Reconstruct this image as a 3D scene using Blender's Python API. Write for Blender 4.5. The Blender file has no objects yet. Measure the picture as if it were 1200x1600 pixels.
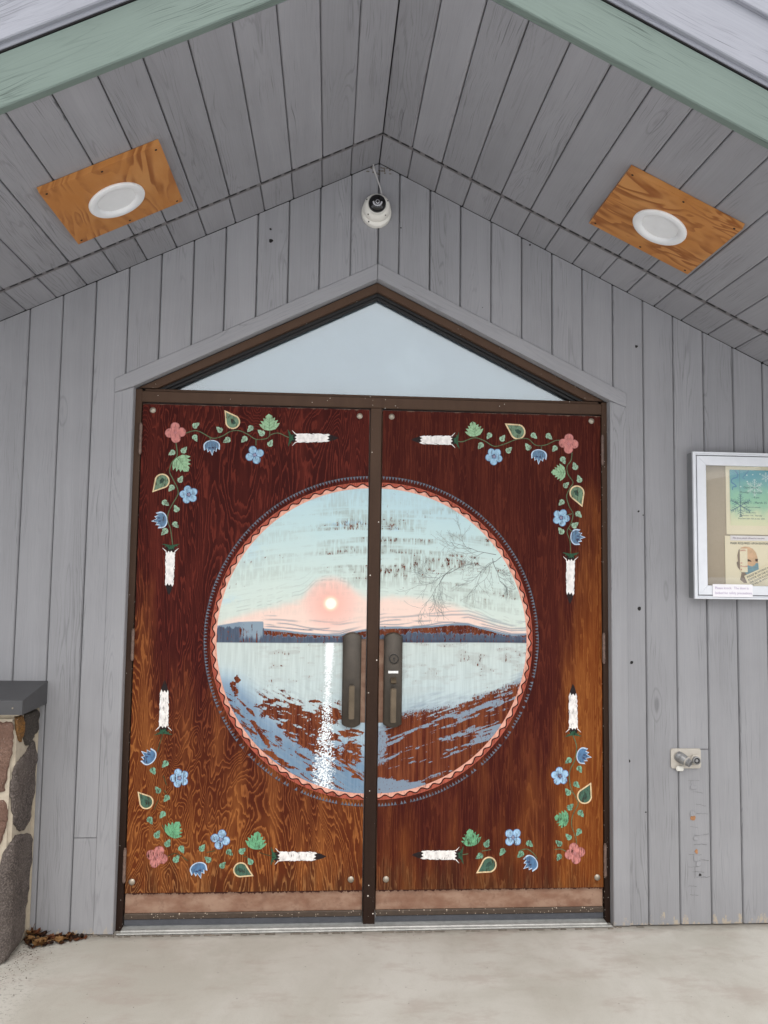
import bpy, bmesh, math, random
import numpy as np
from mathutils import Matrix, Vector, noise as mnoise

rnd = random.Random(7)
S = bpy.context.scene
COL = S.collection
# ------------------------------------------------------------------ camera, light, exposure
cam_d = bpy.data.cameras.new('camera')
cam = bpy.data.objects.new('camera', cam_d)
COL.objects.link(cam)
S.camera = cam
YAW, PITCH, ROLL = math.radians(3.8885), math.radians(4.2692), math.radians(0.8074)
fw = Vector((math.sin(YAW)*math.cos(PITCH), math.cos(YAW)*math.cos(PITCH), math.sin(PITCH)))
rt = Vector((math.cos(YAW), -math.sin(YAW), 0))
up = rt.cross(fw)
r2 = math.cos(ROLL)*rt + math.sin(ROLL)*up
u2 = -math.sin(ROLL)*rt + math.cos(ROLL)*up
cam.matrix_world = Matrix(((r2.x, u2.x, -fw.x, -0.1779), (r2.y, u2.y, -fw.y, -3.2142),
                           (r2.z, u2.z, -fw.z, 1.4165), (0, 0, 0, 1)))
cam_d.sensor_fit = 'VERTICAL'
cam_d.sensor_height = 36.0
cam_d.lens = 36.0*1231.0/1600.0
cam_d.clip_start = 0.05
cam_d.clip_end = 3000.0

SUN_EL, SUN_AZ = math.radians(60), math.radians(10)     # azimuth from -Y towards +X
world = bpy.data.worlds.new('World')
S.world = world
world.use_nodes = True
wn = world.node_tree
wn.nodes.clear()
sky = wn.nodes.new('ShaderNodeTexSky')
sky.sky_type = 'NISHITA'
sky.sun_disc = False
sky.sun_elevation = SUN_EL
sky.sun_rotation = math.pi - SUN_AZ
sky.air_density = 1.0
sky.dust_density = 4.0
sky.ozone_density = 1.0
hs = wn.nodes.new('ShaderNodeHueSaturation')
hs.inputs['Saturation'].default_value = 0.27
bg = wn.nodes.new('ShaderNodeBackground')
bg.inputs['Strength'].default_value = 0.10
wo = wn.nodes.new('ShaderNodeOutputWorld')
wn.links.new(sky.outputs[0], hs.inputs['Color'])
wn.links.new(hs.outputs[0], bg.inputs[0])
wn.links.new(bg.outputs[0], wo.inputs[0])

sun_d = bpy.data.lights.new('sun', 'SUN')
sun_d.energy = 1.5
sun_d.angle = math.radians(110)
sun_d.color = (1.0, 0.97, 0.93)
sun = bpy.data.objects.new('sun', sun_d)
COL.objects.link(sun)
sd = Vector((math.sin(SUN_AZ)*math.cos(SUN_EL), -math.cos(SUN_AZ)*math.cos(SUN_EL), math.sin(SUN_EL)))
sun.rotation_euler = sd.to_track_quat('Z', 'Y').to_euler()
sun.location = sd*20

S.view_settings.view_transform = 'Standard'
S.view_settings.look = 'None'
S.view_settings.gamma = 1.0
S.view_settings.use_curve_mapping = False
S.view_settings.exposure = 0.6
S.cycles.max_bounces = 8
S.cycles.diffuse_bounces = 5

# ------------------------------------------------------------------ helpers
def lin(c):
    r = []
    for v in c[:3]:
        v /= 255.0
        r.append(v/12.92 if v <= 0.04045 else ((v+0.055)/1.055)**2.4)
    return (r[0], r[1], r[2], 1.0)

class NT:
    """small helper round a material's node tree"""
    def __init__(self, name):
        self.m = bpy.data.materials.new(name)
        self.m.use_nodes = True
        self.t = self.m.node_tree
        self.b = self.t.nodes['Principled BSDF']
    def n(self, typ, **kw):
        nd = self.t.nodes.new(typ)
        for k, v in kw.items():
            setattr(nd, k, v)
        return nd
    def put(self, sock, v):
        if v is None:
            return
        if isinstance(v, (bpy.types.NodeSocket,)):
            self.t.links.new(v, sock)
        else:
            sock.default_value = v
    def math(self, op, a, b=None, c=None, clamp=False):
        nd = self.n('ShaderNodeMath', operation=op, use_clamp=clamp)
        self.put(nd.inputs[0], a); self.put(nd.inputs[1], b); self.put(nd.inputs[2], c)
        return nd.outputs[0]
    def mix(self, f, a, b, mode='MIX'):
        nd = self.n('ShaderNodeMix', data_type='RGBA', blend_type=mode)
        self.put(nd.inputs[0], f); self.put(nd.inputs[6], a); self.put(nd.inputs[7], b)
        return nd.outputs[2]
    def step(self, v, lo, hi):
        nd = self.n('ShaderNodeMapRange', interpolation_type='SMOOTHSTEP')
        self.put(nd.inputs[0], v); nd.inputs[1].default_value = lo; nd.inputs[2].default_value = hi
        return nd.outputs[0]
    def noise(self, vec, scale=1.0, detail=3.0, rough=0.55, dist=0.0, dims='3D'):
        nd = self.n('ShaderNodeTexNoise', noise_dimensions=dims)
        self.put(nd.inputs['Vector'], vec)
        nd.inputs['Scale'].default_value = scale
        nd.inputs['Detail'].default_value = detail
        nd.inputs['Roughness'].default_value = rough
        nd.inputs['Distortion'].default_value = dist
        return nd.outputs[0]
    def vor(self, vec, scale=1.0, feature='F1', rand=1.0):
        nd = self.n('ShaderNodeTexVoronoi', feature=feature)
        self.put(nd.inputs['Vector'], vec)
        nd.inputs['Scale'].default_value = scale
        nd.inputs['Randomness'].default_value = rand
        return nd.outputs['Distance'], (nd.outputs['Color'] if feature != 'DISTANCE_TO_EDGE' else None)
    def scale(self, vec, s, off=(0, 0, 0)):
        nd = self.n('ShaderNodeMapping')
        self.put(nd.inputs['Vector'], vec)
        nd.inputs['Scale'].default_value = s
        nd.inputs['Location'].default_value = off
        return nd.outputs[0]
    def sep(self, vec):
        nd = self.n('ShaderNodeSeparateXYZ')
        self.put(nd.inputs[0], vec)
        return nd.outputs
    def obj(self):
        return self.n('ShaderNodeTexCoord').outputs['Object']
    def uv(self):
        return self.n('ShaderNodeTexCoord').outputs['UV']
    def pos(self):
        return self.n('ShaderNodeNewGeometry').outputs['Position']
    def rand(self):
        return self.n('ShaderNodeObjectInfo').outputs['Random']
    def bump(self, h, strength=0.3, dist=0.002):
        nd = self.n('ShaderNodeBump')
        nd.inputs['Strength'].default_value = strength
        nd.inputs['Distance'].default_value = dist
        self.put(nd.inputs['Height'], h)
        self.t.links.new(nd.outputs[0], self.b.inputs['Normal'])
    def out(self, col=None, rough=None, metal=None, spec=None):
        self.put(self.b.inputs['Base Color'], col)
        self.put(self.b.inputs['Roughness'], rough)
        self.put(self.b.inputs['Metallic'], metal)
        self.put(self.b.inputs['Specular IOR Level'], spec)
        return self.m

def dark(c, f):
    return tuple(x*f for x in c[:3]) + (1.0,)

def simple(name, rgb, rough=0.6, metal=0.0, amt=0.15, sc=30.0, bump=0.1, spec=None):
    k = NT(name)
    c = lin(rgb)
    v = k.obj()
    n1 = k.noise(v, sc, 4, 0.6)
    n2 = k.noise(v, sc*0.13, 2, 0.5)
    f = k.math('ADD', k.math('MULTIPLY', n1, 0.6), k.math('MULTIPLY', n2, 0.4))
    col = k.mix(k.step(f, 0.3, 0.7), dark(c, 1-amt), dark(c, min(1+amt, 1/max(c[:3]))))
    k.bump(n1, bump, 0.002)
    return k.out(col, rough, metal, spec)

def painted_board(name, rgb, rand_amt=0.10, crack=0.55, peel=False, rough=0.75):
    """opaque stain on rough-sawn cedar: u runs along the board"""
    k = NT(name)
    c = lin(rgb)
    uv = k.uv()
    pos = k.pos()
    r = k.rand()
    wob = k.noise(k.scale(uv, (3.0, 9.0, 1)), 1.0, 2, 0.5)
    wv = k.n('ShaderNodeVectorMath', operation='ADD')
    k.put(wv.inputs[0], uv)
    cmb = k.n('ShaderNodeCombineXYZ')
    k.put(cmb.inputs[1], k.math('MULTIPLY', k.math('SUBTRACT', wob, 0.5), 0.05))
    k.put(wv.inputs[1], cmb.outputs[0])
    g = wv.outputs[0]
    streak = k.noise(k.scale(g, (1.6, 190.0, 1)), 1.0, 4, 0.65)
    fine = k.noise(k.scale(g, (7.0, 640.0, 1)), 1.0, 2, 0.6)
    fig = k.noise(k.scale(uv, (0.9, 8.5, 1)), 1.0, 2, 0.5)
    ffr = k.math('FRACT', k.math('ADD', k.math('MULTIPLY', fig, 22.0), k.math('MULTIPLY', streak, 0.8)))
    figl = k.math('MULTIPLY', k.math('SUBTRACT', 1.0, k.step(k.math('ABSOLUTE', k.math('SUBTRACT', ffr, 0.5)), 0.03, 0.16)), k.step(k.noise(k.scale(uv, (0.7, 5.0, 1), (9, 4, 0)), 1.0, 2, 0.5), 0.50, 0.66))
    patch = k.noise(k.scale(uv, (1.3, 6.0, 1)), 1.0, 3, 0.6)
    blot = k.noise(k.scale(pos, (2.2, 2.2, 2.2)), 1.0, 4, 0.6)
    # hairline grain checks, gathered in patches
    thr = k.math('ADD', k.math('MULTIPLY', streak, 0.55), k.math('MULTIPLY', fine, 0.45))
    chk = k.math('MULTIPLY', k.step(thr, 0.52, 0.64), k.step(patch, 0.42, 0.64))
    # knots: dark eyes with a ring
    d, cc = k.vor(k.scale(g, (1.7, 6.5, 1)), 1.0)
    keep = k.step(k.sep(cc)[0], 0.70, 0.72)
    eye = k.math('MULTIPLY', k.math('SUBTRACT', 1.0, k.step(d, 0.03, 0.075)), keep)
    ring = k.math('MULTIPLY', k.math('SUBTRACT', 1.0, k.step(k.math('ABSOLUTE', k.math('SUBTRACT', d, 0.115)), 0.0, 0.018)), keep)
    lum = k.math('ADD', 1.0 - rand_amt, k.math('MULTIPLY', r, 2*rand_amt))
    lum = k.math('MULTIPLY', lum, k.math('ADD', 0.86, k.math('MULTIPLY', streak, 0.28)))
    lum = k.math('MULTIPLY', lum, k.math('ADD', k.math('ADD', 0.74, k.math('MULTIPLY', blot, 0.28)), k.math('MULTIPLY', k.noise(k.scale(uv, (0.8, 14.0, 1), (3, 7, 0)), 1.0, 3, 0.6), 0.24)))
    lum = k.math('MULTIPLY', lum, k.math('SUBTRACT', 1.0, k.math('MULTIPLY', chk, crack)))
    lum = k.math('MULTIPLY', lum, k.math('SUBTRACT', 1.0, k.math('MULTIPLY', k.math('MULTIPLY', figl, fine), 0.40)))
    lum = k.math('MULTIPLY', lum, k.math('SUBTRACT', 1.0, k.math('MULTIPLY', ring, 0.16)))
    lum = k.math('MULTIPLY', lum, k.math('SUBTRACT', 1.0, k.math('MULTIPLY', eye, 0.30)))
    cx = k.n('ShaderNodeCombineXYZ')
    for i in range(3):
        k.put(cx.inputs[i], lum)
    col = k.mix(1.0, c, cx.outputs[0], 'MULTIPLY')
    if peel:
        z = k.sep(pos)[2]
        pn = k.noise(k.scale(pos, (38, 38, 16)), 1.0, 4, 0.7)
        pm = k.step(k.math('SUBTRACT', pn, k.math('MULTIPLY', z, 4.0)), 0.44, 0.49)
        xx = k.sep(pos)[0]
        near = k.step(k.math('ABSOLUTE', xx), 0.9, 1.1)
        col = k.mix(k.math('MULTIPLY', pm, near), col, lin((176, 164, 148)))
    nd_, nc_ = k.vor(pos, 9.0)
    nail = k.math('MULTIPLY', k.math('LESS_THAN', nd_, 0.022), k.math('LESS_THAN', k.sep(nc_)[0], 0.10))
    col = k.mix(k.math('MULTIPLY', nail, 0.65), col, lin((52, 50, 50)))
    hgt = k.math('SUBTRACT', k.math('ADD', k.math('MULTIPLY', streak, 0.6), k.math('MULTIPLY', fine, 0.35)),
                 k.math('ADD', k.math('MULTIPLY', chk, 0.8), k.math('MULTIPLY', eye, 0.6)))
    k.bump(hgt, 0.35, 0.0025)
    return k.out(col, rough, 0.0, 0.3)

def wood_nodes(k, seed, bold):
    """stained rotary-cut plywood; returns colour, height sockets. bold=1 cathedral figure, 0 finer straight grain"""
    o = k.scale(k.obj(), (1, 1, 1), seed)
    s = k.sep(k.obj())
    base = k.noise(k.scale(o, (3.6, 0.0, 0.85)) if bold else k.scale(o, (7.0, 0.0, 0.34)), 1.0, 3.0, 0.55, 0.9 if bold else 0.25)
    rings = k.math('MULTIPLY', base, 50.0 if bold else 34.0)
    wig = k.noise(k.scale(o, (55, 0, 9)), 1.0, 3, 0.6)
    rings = k.math('ADD', rings, k.math('MULTIPLY', wig, 1.9 if bold else 2.4))
    fr = k.math('FRACT', rings)
    tooth = k.math('MULTIPLY', k.step(fr, 0.55, 0.90), k.math('SUBTRACT', 1.0, k.step(fr, 0.92, 1.0)))
    fib = k.noise(k.scale(o, (420, 0, 14)), 1.0, 2, 0.6)
    fib2 = k.noise(k.scale(o, (120, 0, 2.5)), 1.0, 3, 0.6)
    line = k.math('MULTIPLY', tooth, k.math('ADD', 0.25, k.math('MULTIPLY', fib, 1.1)), clamp=True)
    if not bold:
        line = k.math('ADD', k.math('MULTIPLY', line, 0.55), k.math('MULTIPLY', k.step(fib2, 0.5, 0.75), 0.5), clamp=True)
    # faded stain: lower half and the hinge edge
    big = k.noise(k.scale(o, (2.6, 0, 0.9)), 1.0, 4, 0.6)
    mid = k.noise(k.scale(o, (14, 0, 2.4)), 1.0, 3, 0.6)
    zf = s[2]
    ax = k.math('ABSOLUTE', s[0])
    nz = k.math('ADD', k.math('MULTIPLY', k.math('SUBTRACT', big, 0.5), 1.5 if bold else 1.1), k.math('MULTIPLY', k.math('SUBTRACT', mid, 0.5), 0.9))
    if bold:
        fade = k.math('ADD', k.math('ADD', k.math('MULTIPLY', k.math('SUBTRACT', 1.02, zf), 1.05), k.math('MULTIPLY', k.step(ax, 0.80, 0.97), 0.55)), nz)
    else:
        fade = k.math('ADD', k.math('ADD', k.math('MULTIPLY', k.math('SUBTRACT', 0.60, zf), 0.55), k.math('MULTIPLY', k.math('MULTIPLY', k.step(ax, 0.68, 0.97), k.math('SUBTRACT', 1.25, k.math('MULTIPLY', zf, 0.42))), 1.35)), nz)
    fade = k.step(fade, -0.15, 0.85)
    d_col = k.mix(fade, lin((58, 18, 15)), lin((96, 44, 20)))
    l_col = k.mix(fade, lin((104, 42, 32)), lin((166, 104, 54)))
    if not bold:
        d_col = k.mix(fade, lin((62, 20, 15)), lin((112, 54, 20)))
        l_col = k.mix(fade, lin((98, 44, 30)), lin((160, 100, 48)))
    body = k.mix(k.step(k.math('ADD', k.math('MULTIPLY', mid, 0.95), k.math('MULTIPLY', fr, 0.12)), 0.42, 0.78), d_col, k.mix(0.45, d_col, l_col))
    col = k.mix(line, body, l_col)
    # grey weathering creeping up from the bottom edge, black damp stains
    wn_ = k.noise(k.scale(o, (24, 0, 5)), 1.0, 4, 0.65)
    low = k.step(k.math('ADD', k.math('SUBTRACT', 0.34, zf), k.math('MULTIPLY', k.math('SUBTRACT', wn_, 0.5), 0.5)), 0.05, 0.28)
    col = k.mix(k.math('MULTIPLY', low, 0.55), col, k.mix(line, lin((58, 38, 24)), lin((140, 112, 78))))
    hgt = k.math('SUBTRACT', k.math('MULTIPLY', fib, 0.25), k.math('MULTIPLY', line, 0.6))
    return col, hgt

def paint_on_wood(name, rgb, seed, bold, wear=0.5, rgb2=None):
    """brushed paint with vertical hairline checks through which the plywood shows"""
    k = NT(name)
    wc, wh = wood_nodes(k, seed, bold)
    o = k.obj()
    v = k.noise(k.scale(o, (420, 0, 30)), 1.0, 3, 0.65)
    v2 = k.noise(k.scale(o, (60, 0, 40)), 1.0, 3, 0.6)
    c = lin(rgb)
    c2 = lin(rgb2) if rgb2 else dark(c, 0.8)
    pc = k.mix(k.step(v2, 0.35, 0.65), c, c2)
    m = k.step(k.math('ADD', k.math('MULTIPLY', v, 0.7), k.math('MULTIPLY', v2, 0.3)), 0.60 - 0.12*wear, 0.67 - 0.12*wear)
    col = k.mix(m, pc, dark(lin((60, 32, 22)), 1.0))
    k.bump(v, 0.2, 0.001)
    return k.out(col, 0.7, 0.0, 0.12)

# ---- object builders
def link(name, me, mat, parent=None):
    o = bpy.data.objects.new(name, me)
    COL.objects.link(o)
    if mat is not None and not me.materials:
        for mm in (mat if isinstance(mat, (list, tuple)) else [mat]):
            me.materials.append(mm)
    if parent is not None:
        o.parent = parent
        if parent.type == 'EMPTY':
            o.location = -Vector(parent.location)
    return o

def thing(name, label, cat, loc=(0, 0, 0), group=None):
    o = bpy.data.objects.new(name, None)
    COL.objects.link(o)
    o.location = loc
    o.empty_display_size = 0.05
    o['label'] = label
    o['category'] = cat
    if group:
        o['group'] = group
    return o

def tag(o, label, cat, group=None):
    o['label'] = label; o['category'] = cat
    if group:
        o['group'] = group

def raw(name, verts, faces, mat, parent=None, fm=None, smooth=False):
    me = bpy.data.meshes.new(name)
    me.from_pydata([tuple(v) for v in verts], [], faces)
    if fm:
        for m in mat:
            me.materials.append(m)
        me.polygons.foreach_set('material_index', fm)
    if smooth:
        me.polygons.foreach_set('use_smooth', [True]*len(me.polygons))
    me.update()
    return link(name, me, mat, parent)

def bm_obj(name, bm, mat, parent=None, smooth=False):
    bmesh.ops.recalc_face_normals(bm, faces=bm.faces)
    me = bpy.data.meshes.new(name)
    bm.to_mesh(me)
    bm.free()
    if smooth:
        me.polygons.foreach_set('use_smooth', [True]*len(me.polygons))
    return link(name, me, mat, parent)

def set_uv(o, along, across, off=None):
    me = o.data
    a, b = Vector(along).normalized(), Vector(across).normalized()
    n = a.cross(b)
    ox, oy = off if off else (rnd.uniform(0, 40), rnd.uniform(0, 40))
    uvl = me.uv_layers.new(name='grain')
    for lp in me.loops:
        p = me.vertices[lp.vertex_index].co
        uvl.data[lp.index].uv = (p.dot(a) + ox, p.dot(b) + 0.9*p.dot(n) + oy)
    return o

def bm_box(bm, x, y, z, bevel=0.0, seg=1):
    r = bmesh.ops.create_cube(bm, size=1.0)
    vs = r['verts']
    for v in vs:
        v.co = Vector(((x[0]+x[1])/2 + v.co.x*(x[1]-x[0]), (y[0]+y[1])/2 + v.co.y*(y[1]-y[0]), (z[0]+z[1])/2 + v.co.z*(z[1]-z[0])))
    if bevel:
        es = list({e for v in vs for e in v.link_edges})
        bmesh.ops.bevel(bm, geom=es, offset=bevel, segments=seg, affect='EDGES', clamp_overlap=True)

def box(name, x, y, z, mat, parent=None, bevel=0.002, seg=1):
    bm = bmesh.new()
    bm_box(bm, x, y, z, bevel, seg)
    return bm_obj(name, bm, mat, parent)

def bm_plate(bm, poly, y0, y1, bevel=0.0, seg=1):
    """polygon in xz extruded from y0 (front) to y1 (back); bevels the front edge loop"""
    f = [bm.verts.new((p[0], y0, p[1])) for p in poly]
    b = [bm.verts.new((p[0], y1, p[1])) for p in poly]
    n = len(poly)
    ff = bm.faces.new(f)
    bm.faces.new(list(reversed(b)))
    for i in range(n):
        j = (i+1) % n
        bm.faces.new((f[i], b[i], b[j], f[j]))
    if bevel:
        bmesh.ops.bevel(bm, geom=list(ff.edges), offset=bevel, segments=seg, affect='EDGES', clamp_overlap=True)

def plate(name, poly, y0, y1, mat, parent=None, bevel=0.0015, seg=1):
    bm = bmesh.new()
    bm_plate(bm, poly, y0, y1, bevel, seg)
    return bm_obj(name, bm, mat, parent)

def lathe(name, prof, mat, M, parent=None, seg=40, fm=None):
    """profile (r, h) turned round local z, then placed by matrix M"""
    vs, fs, mi = [], [], []
    for (r, h) in prof:
        for i in range(seg):
            a = 2*math.pi*i/seg
            vs.append(M @ Vector((r*math.cos(a), r*math.sin(a), h)))
    for j in range(len(prof)-1):
        for i in range(seg):
            k = (i+1) % seg
            fs.append((j*seg+i, j*seg+k, (j+1)*seg+k, (j+1)*seg+i))
            if fm:
                mi.append(fm[j])
    fs.append(tuple(range(seg-1, -1, -1)))
    fs.append(tuple((len(prof)-1)*seg+i for i in range(seg)))
    if fm:
        mi += [fm[0], fm[-1]]
    o = raw(name, vs, fs, mat, parent, mi if fm else None, True)
    bm = bmesh.new(); bm.from_mesh(o.data)
    bmesh.ops.recalc_face_normals(bm, faces=bm.faces)
    for e in bm.edges:
        if len(e.link_faces) == 2 and e.calc_face_angle(0) > 0.6:
            e.smooth = False
    bm.to_mesh(o.data); bm.free()
    return o

def tube_pts(bm, pts, r, seg=8):
    rings = []
    for i, p in enumerate(pts):
        a = Vector(pts[max(i-1, 0)]); b = Vector(pts[min(i+1, len(pts)-1)])
        t = (b-a).normalized()
        s = t.orthogonal().normalized()
        q = t.cross(s)
        if rings:
            s0 = prev - prev.dot(t)*t
            s = s0.normalized(); q = t.cross(s)
        prev = s
        rr = r[i] if isinstance(r, (list, tuple)) else r
        rings.append([bm.verts.new(Vector(p) + rr*(math.cos(2*math.pi*k/seg)*s + math.sin(2*math.pi*k/seg)*q)) for k in range(seg)])
    for i in range(len(rings)-1):
        for k in range(seg):
            j = (k+1) % seg
            bm.faces.new((rings[i][k], rings[i][j], rings[i+1][j], rings[i+1][k]))
    bm.faces.new(list(reversed(rings[0]))); bm.faces.new(rings[-1])

def text(name, body, size, x, y, z, mat, parent=None, rot=0.0, align='LEFT', sx=1.0, italic=0.0, bold=0.0):
    cu = bpy.data.curves.new(name, 'FONT')
    cu.body = body
    cu.size = size
    cu.align_x = align
    cu.resolution_u = 2
    cu.shear = italic
    cu.offset = bold
    cu.extrude = 0.0001
    t = bpy.data.objects.new(name, cu)
    COL.objects.link(t)
    bpy.context.view_layer.update()
    me = bpy.data.meshes.new_from_object(t.evaluated_get(bpy.context.evaluated_depsgraph_get()))
    bpy.data.objects.remove(t)
    M = Matrix.Translation((x, y, z)) @ Matrix.Rotation(rot, 4, 'Y') @ Matrix.Rotation(math.pi/2, 4, 'X') @ Matrix.Diagonal((sx, 1, 1, 1))
    me.transform(M)
    me.materials.clear()
    return link(name, me, mat, parent)

# ------------------------------------------------------------------ materials
M_wall = painted_board('grey stained siding', (150, 150, 153), 0.055, 0.42, peel=True)
M_soff = painted_board('grey stained soffit', (147, 147, 151), 0.07, 0.55)
M_trim = painted_board('grey stained trim', (153, 153, 156), 0.03, 0.3, peel=True)
M_green = painted_board('weathered green fascia paint', (112, 126, 119), 0.03, 0.7)
M_rake = painted_board('pale grey rake board paint', (150, 152, 160), 0.03, 0.5)
M_dark = simple('dark cavity', (26, 24, 24), 0.9, 0, 0.1)
M_backing = simple('grey stained backing', (70, 68, 70), 0.9, 0, 0.1)
M_vent = simple('painted vent strip', (112, 109, 110), 0.6, 0, 0.1, 60)

def bronze_mat():
    k = NT('bronze anodised frame')
    pos = k.pos()
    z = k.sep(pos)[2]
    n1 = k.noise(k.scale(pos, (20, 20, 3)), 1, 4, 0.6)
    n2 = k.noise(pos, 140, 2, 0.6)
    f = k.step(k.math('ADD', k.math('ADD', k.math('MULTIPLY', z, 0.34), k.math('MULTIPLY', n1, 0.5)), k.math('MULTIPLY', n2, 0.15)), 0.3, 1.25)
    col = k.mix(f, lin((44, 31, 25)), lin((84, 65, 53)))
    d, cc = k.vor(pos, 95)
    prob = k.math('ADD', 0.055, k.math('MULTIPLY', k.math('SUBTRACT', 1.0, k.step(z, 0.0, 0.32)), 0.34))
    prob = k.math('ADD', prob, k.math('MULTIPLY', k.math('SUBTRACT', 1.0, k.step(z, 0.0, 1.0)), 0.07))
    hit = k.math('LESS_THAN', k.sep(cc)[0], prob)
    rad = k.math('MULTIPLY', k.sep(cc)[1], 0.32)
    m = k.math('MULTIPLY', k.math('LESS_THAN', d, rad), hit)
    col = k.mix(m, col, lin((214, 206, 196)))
    k.bump(n2, 0.08, 0.001)
    return k.out(col, 0.6, 0.0, 0.12)
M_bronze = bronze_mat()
M_gasket = simple('black glazing gasket', (20, 19, 20), 0.6, 0, 0.1)
M_alu = simple('worn aluminium', (176, 176, 172), 0.42, 0.35, 0.18, 50)
M_hard = simple('dark bronze hardware', (72, 65, 57), 0.42, 0.3, 0.2, 25, 0.05)
M_grip = simple('rubbed bronze grip', (104, 91, 74), 0.32, 0.5, 0.25, 18, 0.05)
M_steel = simple('zinc bolt', (165, 155, 140), 0.4, 0.6, 0.2, 60)
M_label = simple('white label', (238, 238, 236), 0.5, 0, 0.03)
M_black = simple('black plastic', (18, 18, 19), 0.35, 0, 0.1)
M_white = simple('white plastic', (226, 224, 216), 0.4, 0, 0.03, 20, 0.02)
M_whitemetal = simple('white enamelled trim', (232, 234, 235), 0.35, 0, 0.03, 20, 0.02)
M_lens = simple('frosted lamp lens', (240, 238, 226), 0.45, 0, 0.03, 20, 0.0)
M_snow = simple('snow', (236, 238, 242), 0.9, 0, 0.04, 2, 0.3)

# ------------------------------------------------------------------ the setting: ground and slab
raw('snowy_ground', [(-600, -600, -0.14), (600, -600, -0.14), (600, 600, -0.14), (-600, 600, -0.14)], [(0, 1, 2, 3)], M_snow)['kind'] = 'structure'

def concrete_mat():
    k = NT('broom finished concrete')
    p = k.pos()
    n1 = k.noise(p, 1.7, 5, 0.6, 0.4)
    n2 = k.noise(k.scale(p, (9, 5, 5)), 1, 5, 0.65)
    n3 = k.noise(p, 260, 2, 0.7)
    c = k.mix(k.step(n1, 0.35, 0.66), lin((176, 172, 162)), lin((194, 191, 183)))
    c = k.mix(k.math('MULTIPLY', k.step(n2, 0.50, 0.74), 0.30), c, lin((160, 150, 141)))
    c = k.mix(k.math('MULTIPLY', k.step(n3, 0.55, 0.75), 0.35), c, lin((130, 122, 112)))
    # grit gathered near the left pillar
    s = k.sep(p)
    g = k.noise(k.scale(p, (60, 90, 60)), 1, 4, 0.7)
    near = k.math('SUBTRACT', 1.0, k.step(k.math('ADD', s[0], 1.22), -0.05, 0.16))
    c = k.mix(k.math('MULTIPLY', k.math('MULTIPLY', near, k.step(g, 0.54, 0.62)), 0.5), c, lin((86, 78, 70)))
    # hairline crack
    d, _ = k.vor(k.scale(p, (0.8, 1.4, 1), (3.3, 1.2, 0)), 1.0, 'DISTANCE_TO_EDGE')
    cr = k.noise(p, 14, 3, 0.6)
    n4 = k.noise(k.scale(p, (3.0, 7.0, 3)), 1, 6, 0.72)
    c = k.mix(k.math('MULTIPLY', k.step(n4, 0.50, 0.64), 0.40), c, lin((166, 152, 143)))
    n5 = k.noise(p, 620, 2, 0.7)
    c = k.mix(k.math('MULTIPLY', k.step(n5, 0.58, 0.72), 0.30), c, lin((120, 114, 106)))
    # darker broken line along the foot of the wall and faint drag marks
    dn = k.noise(k.scale(p, (16, 40, 16)), 1, 4, 0.7)
    foot = k.math('SUBTRACT', 1.0, k.step(k.math('ADD', k.math('ABSOLUTE', s[1]), k.math('MULTIPLY', k.math('SUBTRACT', dn, 0.5), 0.08)), 0.0, 0.06))
    c = k.mix(k.math('MULTIPLY', foot, 0.55), c, lin((110, 102, 94)))
    sp, sc = k.vor(p, 46)
    c = k.mix(k.math('MULTIPLY', k.math('MULTIPLY', k.math('LESS_THAN', sp, 0.10), k.math('LESS_THAN', k.sep(sc)[0], 0.10)), 0.7), c, lin((96, 90, 84)))
    k.bump(k.math('ADD', n2, k.math('MULTIPLY', n3, 0.5)), 0.3, 0.002)
    return k.out(c, 0.8, 0, 0.3)
M_conc = concrete_mat()
slab = box('concrete_slab', (-3.2, 3.2), (-2.7, 0.30), (-0.20, 0.0), M_conc, None, 0.006, 2)
slab['kind'] = 'structure'

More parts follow.
